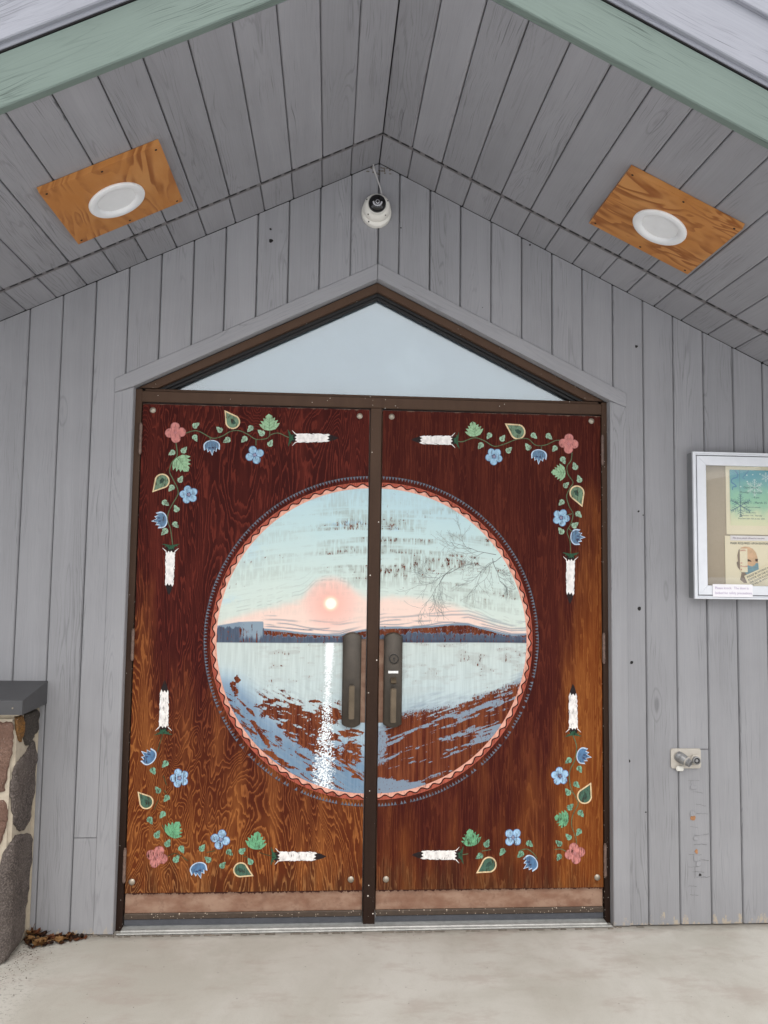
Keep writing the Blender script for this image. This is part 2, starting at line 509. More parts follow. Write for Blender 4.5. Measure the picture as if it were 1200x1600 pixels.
# ------------------------------------------------------------------ board wall
SL = 0.485                         # soffit pitch
ZR = 3.138                         # ridge height of the soffit at the wall
def soff(x): return ZR - SL*abs(x)
XW = 2.25
wall = thing('siding_wall', 'gable wall of grey stained vertical boards around the painted doors', 'wall', (0, 0.02, 0))
gl = [-0.115 - 0.1293*k for k in range(17)]
gr = [0.088] + [0.088 + 0.1312*k for k in range(1, 17)]
gx = sorted(gl + [0.0] + gr)
def casing_out(x):                  # height of the casing's outer edge
    return 2.70 - 0.491*abs(x)
G = 0.0018
for a, b in zip(gx[:-1], gx[1:]):
    x0, x1 = a + G*rnd.uniform(.55, 1.35), b - G*rnd.uniform(.55, 1.35)
    inner = min(abs(a), abs(b)) < 1.0 and max(abs(a), abs(b)) < 1.06
    zb0 = casing_out(x0) - 0.035 if inner else 0.006
    zb1 = casing_out(x1) - 0.035 if inner else 0.006
    zt0, zt1 = soff(x0) - 0.002, soff(x1) - 0.002
    dy = rnd.uniform(-0.0006, 0.0006)
    sec = [(x0 - 0.002, 0.016), (x0, 0.005), (x0 + 0.0035, dy), (x1 - 0.0035, dy), (x1, 0.005), (x1 + 0.002, 0.016)]
    def zz(x, p, q): return p + (q-p)*(x-x0)/(x1-x0)
    cuts = [None]
    # butt joints seen in the photograph: board under the hydrant, board left of the casing, patched board top right
    mid = (a+b)/2
    segs = [(None, None)]
    if abs(mid - 1.335) < 0.05 and mid > 0: segs = [(None, 0.700), (0.703, None)]
    if abs(mid + 1.085) < 0.05: segs = [(None, 0.365), (0.368, None)]
    for lo, hi in segs:
        vs, fs = [], []
        n = len(sec)
        for (x, y) in sec: vs.append((x, y, zz(x, zb0, zb1) if lo is None else lo))
        for (x, y) in sec: vs.append((x, y, zz(x, zt0, zt1) if hi is None else hi))
        for i in range(n-1): fs.append((i, i+1, n+i+1, n+i))
        fs.append(tuple(range(n-1, -1, -1))); fs.append(tuple(range(n, 2*n)))
        o = raw('siding_board', vs, fs, M_wall, wall)
        set_uv(o, (0, 0, 1), (1, 0, 0))
# board backing behind the gaps
plate('sheathing', [(-XW, 0.0), (-1.0, 0.0), (-1.0, 2.16), (0, 2.652), (1.0, 2.16), (1.0, 0.0), (XW, 0.0), (XW, soff(XW)), (0, ZR), (-XW, soff(XW))], 0.0175, 0.14, M_backing, wall, 0)
# casing round the opening: two legs, two raking boards
CI, CO = 0.984, 1.060               # inner and outer half width
zo, zi = 2.70, 2.636
YC0, YC1 = -0.0045, 0.045
def kink(x): return zo - 0.491*x
for s in (-1, 1):
    CI = 0.984 if s < 0 else 0.990
    leg = [(s*CO, 0.004), (s*CI, 0.004), (s*CI, 2.146), (s*CO, 2.120)]
    if s > 0: leg = leg[::-1]
    o = plate('casing_board', leg, YC0, YC1, M_trim, wall, 0.003); set_uv(o, (0, 0, 1), (1, 0, 0))
    rk = [(s*CO, 2.122), (s*CI, 2.148), (s*CI, zi - 0.491*CI), (s*0.0006, zi), (s*0.0006, zo), (s*CO, kink(CO))]
    if s > 0: rk = rk[::-1]
    o = plate('casing_board', rk, YC0 - 0.001, YC1, M_trim, wall, 0.003); set_uv(o, (1, 0, -0.491*s), (0.491*s, 0, 1))
# peeling paint, nail holes
M_peel = simple('bare wood under peeled paint', (170, 122, 84), 0.8, 0, 0.2, 60)
M_hole = simple('dark knot hole', (34, 31, 31), 0.9, 0, 0.1)
def blob(name, x, z, rx, rz, y, mat, parent, n=11, jit=0.3):
    pts = []
    for i in range(n):
        a = 2*math.pi*i/n
        q = 1 + rnd.uniform(-jit, jit)
        pts.append((x + rx*q*math.cos(a), z + rz*q*math.sin(a)))
    return plate(name, pts, y, y + 0.003, mat, parent, 0)
for (x, z, rx, rz) in ((1.327, 0.424, 0.010, 0.010), (1.338, 0.292, 0.006, 0.008)):
    blob('peeled_patch', x, z, rx, rz, -0.0022, M_peel, wall)
for (x, z, r) in ((1.108, 2.385, 0.006), (1.108, 1.275, 0.008), (1.075, 1.052, 0.007), (-0.447, 2.780, 0.008), (-0.45, 2.83, 0.005),
                  (0.648, 2.81, 0.004), (1.352, 0.20, 0.006), (1.128, 0.45, 0.003), (1.06, 0.655, 0.006), (0.095, 2.86, 0.003), (1.11, 1.68, 0.004), (1.13, 1.665, 0.003)):
    blob('knot_hole', x, z, r, r*0.9, -0.0022, M_hole, wall, 8)
# cracked paint film under the pipe outlet: hairline cracks and a few lifted chips
M_crack = simple('dark paint crack', (116, 115, 117), 0.9, 0, 0.1)
def crack(pts, w):
    vs, fs = [], []
    for i, (x, z) in enumerate(pts):
        ww = w*rnd.uniform(.4, 1.2)
        vs += [(x, -0.0012, z - ww), (x + ww*.4, -0.0012, z + ww)]
    for i in range(len(pts)-1): fs.append((2*i, 2*i+2, 2*i+3, 2*i+1))
    raw('paint_crack', vs, fs, M_crack, wall)
zc = 0.575
while zc > 0.10:
    x0 = 1.335 + rnd.uniform(-.035, .005); n_ = rnd.randint(5, 9)
    pts = [(x0, zc)]
    for i in range(n_): pts.append((pts[-1][0] + rnd.uniform(.004, .009), pts[-1][1] + rnd.uniform(-.0022, .0022)))
    crack(pts, rnd.uniform(.0005, .0011))
    if rnd.random() < .18:
        q = pts[rnd.randint(1, n_-1)]
        vv = [q]
        for i in range(rnd.randint(3, 6)): vv.append((vv[-1][0] + rnd.uniform(-.003, .003), vv[-1][1] - rnd.uniform(.006, .012)))
        vs, fs = [], []
        for x, z in vv: vs += [(x - .0006, -.0013, z), (x + .0006, -.0013, z)]
        for i in range(len(vv)-1): fs.append((2*i, 2*i+2, 2*i+3, 2*i+1))
        raw('paint_crack', vs, fs, M_crack, wall)
    zc -= rnd.uniform(.018, .050)
for (xc_, zc, w_, h_) in ((1.331, .55, .016, .009), (1.326, .445, .013, .012), (1.34, .27, .014, .016), (1.346, .245, .010, .010), (1.336, .345, .009, .008)):
    q = [(-w_, -h_*.8), (-w_*.2, -h_), (w_*.7, -h_*.7), (w_, h_*.2), (w_*.4, h_), (-w_*.8, h_*.7)]
    vs = [(xc_ + px, -0.0014 - (0.0022 if pz < 0 else 0.0), zc + pz) for px, pz in q]
    n_ = len(q)
    vs += [(v[0], v[1] + 0.0008, v[2]) for v in vs]
    o = raw('paint_flake', vs, [tuple(range(n_)), tuple(range(2*n_-1, n_-1, -1))] + [(i, n_+i, n_+(i+1) % n_, (i+1) % n_) for i in range(n_)], M_wall, wall)
    set_uv(o, (0, 0, 1), (1, 0, 0))

# ------------------------------------------------------------------ porch roof
roof = thing('porch_roof', 'gabled porch roof with grey board soffit and green fascia overhead', 'roof', (0, -0.6, 3.0))
cs = 1.0/math.sqrt(1+SL*SL)
YV0, YV1 = -0.238, -0.214           # vent slot between boards and blocks
YF = -1.136                         # back of the fascia
sg = [0.0] + [0.115 + 0.1187*k for k in range(0, 18)]
for s in (-1, 1):
    nrm = Vector((s*SL, 0, 1)).normalized()          # up through the roof
    along = Vector((1, 0, -s*SL)).normalized()
    for a, b in zip(sg[:-1], sg[1:]):
        g = 0.0017 if a > 0 else 0.0004
        for (nm, ya, yb, skew) in (('soffit_board', YF + 0.001, YV0, 0), ('soffit_block', YV1, -0.0015, 0.004)):
            xa, xb = s*(a + g) + s*(skew if a > 0 else 0), s*(b - 0.0017) + s*skew
            dz = rnd.uniform(0, 0.0012)
            prof = [(xa - s*0.001, 0.012), (xa, 0.004), (xa + s*0.003, dz), (xb - s*0.003, dz), (xb, 0.004), (xb + s*0.001, 0.012)]
            vs = []
            for y in (ya, yb):
                for (x, h) in prof:
                    vs.append(Vector((x, y, soff(x))) + nrm*h)
            n = len(prof)
            fs = [(i, i+1, n+i+1, n+i) for i in range(n-1)] + [tuple(range(n)), tuple(range(2*n-1, n-1, -1)), (0, n, 2*n-1, n-1)]
            bm = bmesh.new()
            bv = [bm.verts.new(v) for v in vs]
            for f in fs: bm.faces.new([bv[i] for i in f])
            o = bm_obj(nm, bm, M_soff, roof)
            set_uv(o, (0, 1, 0), along)
    # slotted vent strip: two rails and the bars between the slots
    bm = bmesh.new()
    L = 2.2/cs
    def sp(u, y, h): return Vector((s*u*cs, y, soff(u*cs))) + nrm*h
    def slab_u(u0, u1, y0, y1, h0, h1):
        q = [sp(u0, y0, h0), sp(u1, y0, h0), sp(u1, y1, h0), sp(u0, y1, h0), sp(u0, y0, h1), sp(u1, y0, h1), sp(u1, y1, h1), sp(u0, y1, h1)]
        v = [bm.verts.new(p) for p in q]
        for f in ((0, 1, 2, 3), (4, 5, 6, 7), (0, 1, 5, 4), (1, 2, 6, 5), (2, 3, 7, 6), (3, 0, 4, 7)): bm.faces.new([v[i] for i in f])
    ym = YV0 + 0.0150
    slab_u(0, L, ym, YV1 - 0.0005, 0.0005, 0.003)
    slab_u(0, L, YV0 + 0.0005, YV0 + 0.002, 0.001, 0.003)
    u = 0.02
    while u < L - 0.06:
        slab_u(u, u + 0.010 + 0.010*rnd.random(), YV0 + 0.002, ym, 0.0008, 0.003)
        u += rnd.choice((0.045, 0.05, 0.05, 0.06))
    bm_obj('vent_strip', bm, M_vent, roof)
    bm = bmesh.new()
    slab_u(0.004, L, YV0 + 0.0006, ym + 0.001, 0.0035, 0.005)
    bm_obj('slot_shade_strip', bm, M_black, roof)  # black strip added above the slots, standing in for their shade
    # deck above
    vs = [Vector((0, y, soff(0))) + Vector((0, 0, h)) for y in (-1.133, 0.14) for h in (0.016, 0.22)]
    ve = [Vector((s*2.25, y, soff(2.25))) + Vector((0, 0, h)) for y in (-1.133, 0.14) for h in (0.016, 0.22)]
    q = vs + ve
    bm = bmesh.new()
    v = [bm.verts.new(p) for p in q]
    for f in ((0, 1, 3, 2), (4, 5, 7, 6), (0, 1, 5, 4), (2, 3, 7, 6), (0, 2, 6, 4), (1, 3, 7, 5)): bm.faces.new([v[i] for i in f])
    bm_obj('roof_deck', bm, M_backing, roof)
    # fascia, drip strip and the two stepped rake boards
    SF = 0.495
    def band(name, z0, z1, y0, y1, mat, x_end=2.3, bev=0.003):
        p = [(s*0.0008, z0), (s*x_end, z0 - SF*x_end), (s*x_end, z1 - SF*x_end), (s*0.0008, z1)]
        if s < 0: p = p[::-1]
        o = plate(name, p, y0, y1, mat, roof, bev)
        set_uv(o, (1, 0, -SF*s), (SF*s, 0, 1))
        return o
    f_ = band('fascia_board', 3.143, 3.297, -1.162, YF, M_green); f_['label'] = 'weathered green fascia board'
    band('flashing', 3.2985, 3.3025, -1.163, YF, M_dark, 2.3, 0)
    band('drip_strip', 3.3045, 3.322, -1.166, YF, M_rake, 2.3, 0.002)
    band('rake_board', 3.3165, 3.492, -1.181, -1.1665, M_rake, 2.3, 0.003)['label'] = 'wide pale grey board above the green fascia'
    band('rake_board', 3.4865, 3.66, -1.196, -1.1815, M_rake, 2.3, 0.003)['label'] = 'topmost pale grey board'
    band('rake_backing', 3.3225, 3.60, -1.163, YF - 0.001, M_dark, 2.3, 0)

# ------------------------------------------------------------------ bronze frame with gable window
frame = thing('door_frame', 'dark bronze metal frame with gable window over the doors', 'door frame', (0, 0.06, 0))
FY0, FY1 = 0.035, 0.125
JO, JI = 0.9825, 0.958
MX = 0.005
FO, FI = 2.632, 2.596               # outer/inner apex of the raking members
for s in (-1, 1):
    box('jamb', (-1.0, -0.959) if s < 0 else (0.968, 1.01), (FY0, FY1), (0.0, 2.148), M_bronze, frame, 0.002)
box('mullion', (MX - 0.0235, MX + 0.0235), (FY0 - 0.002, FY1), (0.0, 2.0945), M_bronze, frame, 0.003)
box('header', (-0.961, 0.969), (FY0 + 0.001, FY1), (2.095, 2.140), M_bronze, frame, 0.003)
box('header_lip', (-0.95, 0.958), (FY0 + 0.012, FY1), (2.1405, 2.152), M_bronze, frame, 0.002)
for s in (-1, 1):
    def rake(name, a, b, y0, y1, mat, zcut):
        xa, xb = (a - zcut)/0.491, (b - zcut)/0.491
        p = [(0.0, b), (s*xb, zcut), (s*xa, zcut), (0.0, a)]
        if s < 0: p = p[::-1]
        p = p if s > 0 else p
        return plate(name, [(x + MX*0.5, z) for x, z in p], y0, y1, mat, frame, 0.0015)
    rake('raking_bar', FO, FI, FY0 + (0.0005 if s > 0 else 0), FY1, M_bronze, 2.153)
    rake('glazing_gasket', FI + 0.0, FI - 0.014, FY0 + 0.022, FY1 - 0.03, M_gasket, 2.1535)
    rake('glazing_stop', FI - 0.012, FI - 0.026, FY0 + 0.034, FY1 - 0.031, M_gasket, 2.154)

def glass_mat():
    k = NT('window glass')
    t = k.t
    t.nodes.remove(k.b)
    gl_ = k.n('ShaderNodeBsdfGlossy'); gl_.inputs['Roughness'].default_value = 0.015
    gl_.inputs['Color'].default_value = (0.93, 0.97, 1.0, 1)
    tr = k.n('ShaderNodeBsdfTransparent'); tr.inputs['Color'].default_value = (0.90, 0.95, 0.97, 1)
    lw = k.n('ShaderNodeLayerWeight'); lw.inputs['Blend'].default_value = 0.35
    f = k.math('ADD', 0.10, k.math('MULTIPLY', lw.outputs['Fresnel'], 0.6), clamp=True)
    mx = k.n('ShaderNodeMixShader')
    k.put(mx.inputs[0], f); t.links.new(tr.outputs[0], mx.inputs[1]); t.links.new(gl_.outputs[0], mx.inputs[2])
    t.links.new(mx.outputs[0], t.nodes['Material Output'].inputs[0])
    return k.m
M_glass = glass_mat()
M_case_glass = M_glass.copy()
for nd in M_case_glass.node_tree.nodes:
    if nd.type == 'MATH' and nd.operation == 'ADD': nd.inputs[0].default_value = 0.03
    if nd.type == 'BSDF_TRANSPARENT': nd.inputs['Color'].default_value = (.985, .98, .97, 1)
    if nd.type == 'LAYER_WEIGHT': nd.inputs['Blend'].default_value = 0.2
def backing_panel_mat():
    k = NT('pale panel added behind glass')
    o = k.obj()
    n1 = k.noise(k.scale(o, (5, 1, 4)), 1, 3, 0.55)
    n2 = k.noise(k.scale(o, (22, 1, 12)), 1, 5, 0.7)
    s = k.sep(o)
    dx = k.math('SUBTRACT', s[0], 0.17)
    spot = k.math('SUBTRACT', 1.0, k.step(k.math('ADD', k.math('ABSOLUTE', k.math('MULTIPLY', dx, 5.5)), k.math('ABSOLUTE', k.math('MULTIPLY', k.math('SUBTRACT', s[2], 2.28), 5.0))), 0.3, 1.0))
    c = k.mix(n1, lin((134, 142, 152)), lin((152, 162, 168)))
    c = k.mix(k.math('MULTIPLY', k.math('MULTIPLY', spot, n2), 0.4), c, lin((186, 196, 198)))
    return k.out(c, 0.9, 0, 0.1)
tri = [(-0.90, 2.150), (0.90, 2.150), (0.0, 2.592)]
plate('window_pane', tri, 0.088, 0.092, M_glass, frame, 0)
plate('added_backing_panel', [(-0.94, 2.146), (0.94, 2.146), (0.0, 2.60)], 0.128, 0.133, backing_panel_mat(), frame, 0)  # pale panel added behind the pane to brighten the glass
box('threshold', (-0.9595, 0.969), (0.006, 0.10), (0.001, 0.0125), M_alu, frame, 0.003)
box('threshold_nose', (-0.972, 0.985), (-0.006, 0.0055), (0.001, 0.007), M_alu, frame, 0.002)

# ------------------------------------------------------------------ painted doors
PY = 0.040                          # face of the plywood
SEED = {'L': (0.0, 0.0, 0.0), 'R': (5.3, 2.0, 3.1)}
def panel_mat(side):
    k = NT('stained plywood ' + ('with bold figure' if side == 'L' else 'with straight grain'))
    c, h = wood_nodes(k, SEED[side], side == 'L')
    s = k.sep(k.obj())
    # pale dry rim along the very top edge
    n = k.noise(k.scale(k.obj(), (30, 1, 12)), 1, 4, 0.7)
    top = k.step(k.math('ADD', k.math('SUBTRACT', s[2], 2.083), k.math('MULTIPLY', k.math('SUBTRACT', n, 0.55), 0.03)), 0.0, 0.006)
    c = k.mix(k.math('MULTIPLY', top, 0.7), c, lin((140, 120, 104)))
    k.bump(h, 0.45, 0.0015)
    return k.out(c, 0.72, 0, 0.12)
M_panel = {q: panel_mat(q) for q in 'LR'}

def kick_mat():
    k = NT('faded pinkish brown door paint')
    o = k.obj()
    n1 = k.noise(k.scale(o, (9, 1, 16)), 1, 4, 0.6)
    n2 = k.noise(k.scale(o, (30, 1, 30)), 1, 4, 0.65)
    s = k.sep(o)
    c = k.mix(k.step(n1, 0.3, 0.7), lin((134, 98, 79)), lin((164, 134, 114)))
    c = k.mix(k.math('MULTIPLY', k.step(n2, 0.5, 0.68), 0.5), c, lin((122, 90, 74)))
    # stain brushed past the panel's lower edge
    dr = k.noise(k.scale(o, (70, 1, 10)), 1, 3, 0.7)
    m = k.math('MULTIPLY', k.step(k.math('ADD', s[2], k.math('MULTIPLY', k.math('SUBTRACT', dr, 0.5), 0.030)), 0.1315, 0.1325), k.math('SUBTRACT', 1.0, k.step(s[2], 0.2, 0.25)))
    c = k.mix(m, c, lin((70, 34, 25)))
    k.bump(n2, 0.1, 0.001)
    return k.out(c, 0.6, 0, 0.3)
M_kick = kick_mat()

def sweep_mat():
    k = NT('grimy bronze sweep')
    p = k.pos()
    z = k.sep(p)[2]
    n = k.noise(p, 60, 4, 0.6)
    c = k.mix(n, lin((56, 46, 40)), lin((92, 78, 66)))
    d, cc = k.vor(p, 120)
    m = k.math('MULTIPLY', k.math('LESS_THAN', d, k.math('MULTIPLY', k.sep(cc)[1], 0.36)), k.math('LESS_THAN', k.sep(cc)[0], 0.30))
    return k.out(k.mix(m, c, lin((190, 176, 158))), 0.55, 0.1, 0.4)
M_sweep = sweep_mat()
M_rubber = simple('grey rubber sweep', (74, 76, 82), 0.7, 0, 0.15, 40)

def tone_for(side):
    return SEED[side], side == 'L'
M_hinge = simple('worn brown hinge', (112, 92, 82), .5, .1, .35, 70)
PM = {}
def PMAT(key, side, rgb, wear=0.5, rgb2=None):
    kk = (key, side)
    if kk not in PM:
        sd_, bo = tone_for(side)
        PM[kk] = paint_on_wood('brushed %s paint' % key, rgb, sd_, bo, wear, rgb2)
    return PM[kk]

# ---- painted lake scene as per-vertex colour and coverage
def vnoise(x, y, seed):
    xi = np.floor(x).astype(np.int64); yi = np.floor(y).astype(np.int64)
    fx = x - xi; fy = y - yi
    fx = fx*fx*(3-2*fx); fy = fy*fy*(3-2*fy)
    def h(a, b):
        n = (a*374761393 + b*668265263 + seed*2147483647) & 0xffffffff
        n = ((n ^ (n >> 13))*1274126177) & 0xffffffff
        n = n ^ (n >> 16)
        return (n & 0xffff)/65535.0
    return (h(xi, yi)*(1-fx) + h(xi+1, yi)*fx)*(1-fy) + (h(xi, yi+1)*(1-fx) + h(xi+1, yi+1)*fx)*fy
def fbm(x, y, seed, oc=4):
    t = 0; a = 0.5; n = 0
    for i in range(oc):
        t = t + a*vnoise(x*2**i, y*2**i, seed+i*17); n += a; a *= 0.55
    return t/n
def ss(v, a, b):
    t = np.clip((v-a)/(b-a), 0, 1)
    return t*t*(3-2*t)
def C(*c): return np.array(c, float)
def mixc(a, b, m): return a*(1-m[..., None]) + b*m[..., None]
RS = 0.620
CX = {'L': -0.009, 'R': 0.025}
CZ = 1.138
def mural(x, z, side):
    col = np.zeros(x.shape + (3,)) + C(200, 220, 218)
    cov = np.ones(x.shape)*0.98
    H = 1.122                                           # waterline
    t = (z - H)/0.62
    w1 = fbm(x*5, z*9, 3)
    tt = t + (w1-0.5)*0.18
    sky_ = np.stack([np.interp(tt, [0, .25, .5, .8, 1.0], v) for v in ([214, 208, 202, 190, 182], [220, 221, 219, 215, 210], [210, 213, 214, 217, 218])], -1)
    col[:] = sky_
    # thin cloud dashes in blue
    for (cx, cz, sx, sz, a) in ((-0.09, 1.612, .05, .010, .7), (-0.155, 1.606, .03, .012, .6), (0.085, 1.592, .03, .008, .5), (-.60, 1.29, .05, .02, .3), (-.5, 1.5, .05, .06, .25)):
        m = np.exp(-((x-cx)/sx)**2 - ((z-cz)/sz)**2)*a
        col = mixc(col, C(160, 202, 232), m*ss(fbm(x*60, z*60, 5), .3, .6))
    # peach band and the glow round the sun
    pb = np.interp(x, [-.64, -.55, -.42, -.30, -.235, -.17, -.10, -.04, .05, .2, .34, .42, .50, .58, .65],
                      [1.205, 1.235, 1.262, 1.30, 1.350, 1.378, 1.355, 1.325, 1.318, 1.31, 1.285, 1.25, 1.215, 1.20, 1.185])
    pe = ss(pb - z + (fbm(x*9, z*26, 8)-.5)*.04, -0.012, 0.035)
    col = mixc(col, C(242, 214, 201), pe)
    d = np.hypot(x+.17, z-1.28)
    col = mixc(col, C(242, 200, 188), ss(.115-d, -.012, .035)*.9)
    col = mixc(col, C(244, 186, 172), ss(.075-d, -.02, .05)*.75)
    col = mixc(col, C(255, 226, 196), ss(.034-d, -.004, .016))
    col = mixc(col, C(255, 250, 236), ss(.024-d, -.002, .006))
    # sketchy contour strokes that follow the band
    for off, a in ((.012, .45), (.026, .35), (.05, .25), (.075, .18)):
        lnn = np.abs(z - pb - off - (vnoise(x*22, x*0, 4)-.5)*.012)
        m = ss(.0028-lnn, 0, .003)*a*.6*ss(vnoise(x*50, z*7, 12), .35, .6)
        col = mixc(col, C(110, 112, 112), m)
    # worn sky: short vertical ticks gathered in level bands
    band_ = fbm(x*2.6, (z + .14*(x-.1)**2)*62, 21, 3)*.6 + fbm(x*7, z*15, 22)*.4
    zone = ss(x, -.30, -.08)*ss(z, 1.33, 1.42)*ss(1.74-z, 0, .2)
    zone = zone + .6*ss(x, .2, .45)*ss(z, 1.22, 1.3) + .22*ss(.1-x, .0, .3)*ss(z, 1.3, 1.4)
    zone = np.clip(zone + .14, 0, 1)
    tick = vnoise(x*330, z*26, 31)*.55 + vnoise(x*120, z*50, 33)*.45
    wv = zone*ss(band_, .44, .62)*ss(tick, .25, .65)
    col = mixc(col, C(146, 152, 144), wv*.55)
    cov = cov - .36*wv - .16*zone*ss(fbm(x*12, z*60, 36), .42, .66)
    # far shore
    hill = np.interp(x, [-.64, -.60, -.54, -.443, -.440, -.36, -.28, -.20, -.13, -.08, -.03, .05, .15, .25, .33, .40, .46, .53, .58, .65],
                        [1.185, 1.192, 1.203, 1.206, 1.178, 1.172, 1.163, 1.158, 1.157, 1.168, 1.178, 1.188, 1.190, 1.196, 1.205, 1.206, 1.190, 1.172, 1.163, 1.168])
    # grey ribbons of cloud above the hills
    for off, th, a in ((.004, .004, .8), (.013, .0035, .7), (.023, .004, .6), (.036, .005, .45), (.048, .004, .35)):
        wob = (vnoise(x*9 + off*90, x*0 + off*50, 14)-.5)*.014
        ln_ = np.abs(z - hill - off - wob)
        on = ss(vnoise(x*14, x*0+off*400, 41), .25, .5)
        reg = np.where(side == 'R', ss(x, .0, .03), ss(x, -.46, -.40)*ss(-.10-x, -.08, .04))
        m = ss(th-ln_, 0, .003)*a*on*reg
        col = mixc(col, C(126, 134, 146), m)
        cov = cov - .42*m*ss(vnoise(x*40, z*160, 44), .4, .65)
    land = ss(hill - z, 0, .003)
    tree = np.interp(x, [-.64, -.44, -.438, -.2, 0, .2, .4, .65], [1.178, 1.176, 1.148, 1.142, 1.150, 1.166, 1.162, 1.152])
    tree = tree + (vnoise(x*150, x*0, 51)-.35)*.012 + (vnoise(x*420, x*0, 52)-.5)*.007
    col = mixc(col, C(128, 146, 162), land)
    tr = ss(tree - z, 0, .004)
    col = mixc(col, C(72, 82, 100), tr*(.72 + .28*vnoise(x*260, z*30, 53)))
    col = mixc(col, C(58, 62, 82), ss(1.142-z, 0, .02)*ss(x, -.02, .02)*.8)
    blk = ss(-.443-x, 0, .002)*ss(x, -.545, -.515)
    col = mixc(col, C(138, 156, 170), blk*land*ss(z - 1.135 - (vnoise(x*200, x*0, 55)-.5)*.02, -.01, .012))
    # brown band where the paint between hill and trees has gone
    gone = land*(1-tr)*np.where(x < -.44, 0, 1.0)*ss(hill - .007 - z, 0, .003)
    cov = cov - gone*.62
    cov = cov - tr*.42*ss(vnoise(x*300, z*22, 56), .4, .7)*np.where(x < -.44, .9, 1)
    cov = cov - land*np.where(x < -.44, .55, 0.)*ss(vnoise(x*150, z*16, 57)*.6 + vnoise(x*30, z*30, 58)*.4, .55, .72)
    # water
    wat = ss(H + .004*np.sin(x*3) - z, -.0015, .0015)
    dep = (H - z)
    edge = np.hypot(x-CX[side], z-CZ)/RS
    tb = dep/.60 + (fbm(x*4, z*7, 61)-.5)*.25
    if side == 'L': tb = tb + .55*ss(edge, .72, 1.0)*ss(dep, .05, .2)
    wc = np.stack([np.interp(tb, [0, .3, .55, .75, 1.0], v) for v in ([196, 192, 170, 134, 116], [207, 206, 190, 158, 142], [203, 206, 200, 180, 166])], -1)
    wc = wc + ((vnoise(x*260, z*18, 63)-.5)*16)[..., None]
    col = mixc(col, wc, wat)
    cov = np.where(wat > .5, .96, cov)
    # scuffed top of the water
    sc = ss(fbm(x*16, z*60, 65), .50, .66)*ss(.20-dep, -.1, .14)*ss(x, -.50, -.40)
    cov = cov - wat*sc*.40*ss(vnoise(x*330, z*30, 66), .35, .6)
    col = mixc(col, C(120, 104, 98), wat*sc*.12)
    if side == 'R':
        # diagonal streaks where most paint has gone
        zb_ = np.interp(x, [.02, .12, .2, .32, .45, .55, .65], [.80, .862, .872, .890, .935, .965, 1.00])
        u = (x*.95 + z*.31); v = (z*.95 - x*.31)
        n1 = fbm(u*5.5, v*40, 71, 5); n2 = fbm(u*30, v*150, 73, 3)
        bare = ss(zb_ - z + (n1-.5)*.12 + (n2-.5)*.05, -.03, .06)
        keepb = ss(n1*.62 + n2*.38 - .04*ss(.70-z, 0, .1), .445, .60)
        keepb = np.maximum(keepb, ss(.010-np.abs(v - .665 + .022*np.sin(u*9)) + (n2-.5)*.03, 0, .008)*ss(.45-x, 0, .1))
        keepb = np.maximum(keepb, ss(.085-x + (n2-.5)*.07, 0, .03)*ss(z, .60, .66)*.9)
        low = ss(.590 - .12*(x-.03) - z + (n2-.5)*.02, 0, .012)*ss(.26-x, 0, .05)
        keepb = np.maximum(keepb, low)
        cov = np.where(wat > .5, cov*(1-bare) + (.12 + .64*keepb)*bare - .10*ss(n2, .4, .6)*bare, cov)
        col = mixc(col, C(128, 142, 158), wat*bare*.9)
        cov = cov - wat*.25*ss(.14-x, 0, .03)*ss(vnoise(x*40, z*30, 75), .5, .7)*ss(z-.85, 0, .1)
    else:
        def patch(cx, cz, a, b, ang, seed, k=1.0):
            ca, sa = math.cos(ang), math.sin(ang)
            u = ((x-cx)*ca + (z-cz)*sa)/a; v = (-(x-cx)*sa + (z-cz)*ca)/b
            r = np.sqrt(u*u + v*v) + (fbm(x*20, z*46, seed)-.5)*1.5 + (fbm(x*70, z*160, seed+5)-.5)*.8
            return ss(1.0-r, -.40, .45)*k
        bare = np.zeros(x.shape)
        for p in ((-.30, .825, .135, .036, -.22, 81), (-.17, .825, .055, .040, .1, 82), (-.245, .735, .12, .030, -.50, 84), (-.19, .76, .07, .02, -.4, 86),
                  (-.075, .70, .045, .030, 0, 87), (-.07, .655, .05, .020, 0, 88), (-.075, .76, .045, .018, 0, 91), (-.435, .745, .075, .009, -.95, 92),
                  (-.37, .655, .085, .008, -.55, 93), (-.06, .585, .02, .006, 0, 94), (-.235, .615, .02, .007, -.2, 95), (-.405, .885, .02, .006, .2, 96), (-.55, .93, .012, .03, .4, 97),
                  (-.50, .86, .05, .006, -.8, 98), (-.54, .97, .012, .02, .3, 99), (-.23, .885, .03, .005, 0, 101), (-.04, .855, .012, .025, 0, 103)):
            bare = np.maximum(bare, patch(*p))
        resid = ss(fbm(x*14 + z*6, z*90 + x*20, 131)*.6 + fbm(x*60, z*200, 133)*.4, .52, .66)
        cov = np.where(wat > .5, cov - bare*(.90 - .55*resid), cov)
        cov = cov - wat*.33*ss(fbm(x*30, z*55, 105), .56, .70)*ss(dep, .1, .3)
        ul = x*.86 - z*.51; vl = z*.86 + x*.51
        st1 = fbm(ul*5, vl*55, 141, 4); st2 = fbm(ul*26, vl*170, 143, 3)
        lowz = ss(dep, .10, .26)*(.35 + .65*ss(edge, .35, .75))
        cov = cov - wat*lowz*.62*ss(st1*.6 + st2*.4, .50, .62)
        col = mixc(col, C(150, 162, 170), wat*lowz*.35*ss(st2, .45, .65))
        # sun track
        gx_ = -.170 - .018*(dep/.6)
        hw = .021 + .022*ss(dep, .25, .5)
        hw = hw - .006*ss(dep, .02, .2)*ss(.3-dep, 0, .1)
        e = np.abs(x-gx_)/hw
        solid = ss(1.0-e, 0, .5)*ss(.24-dep, 0, .24)
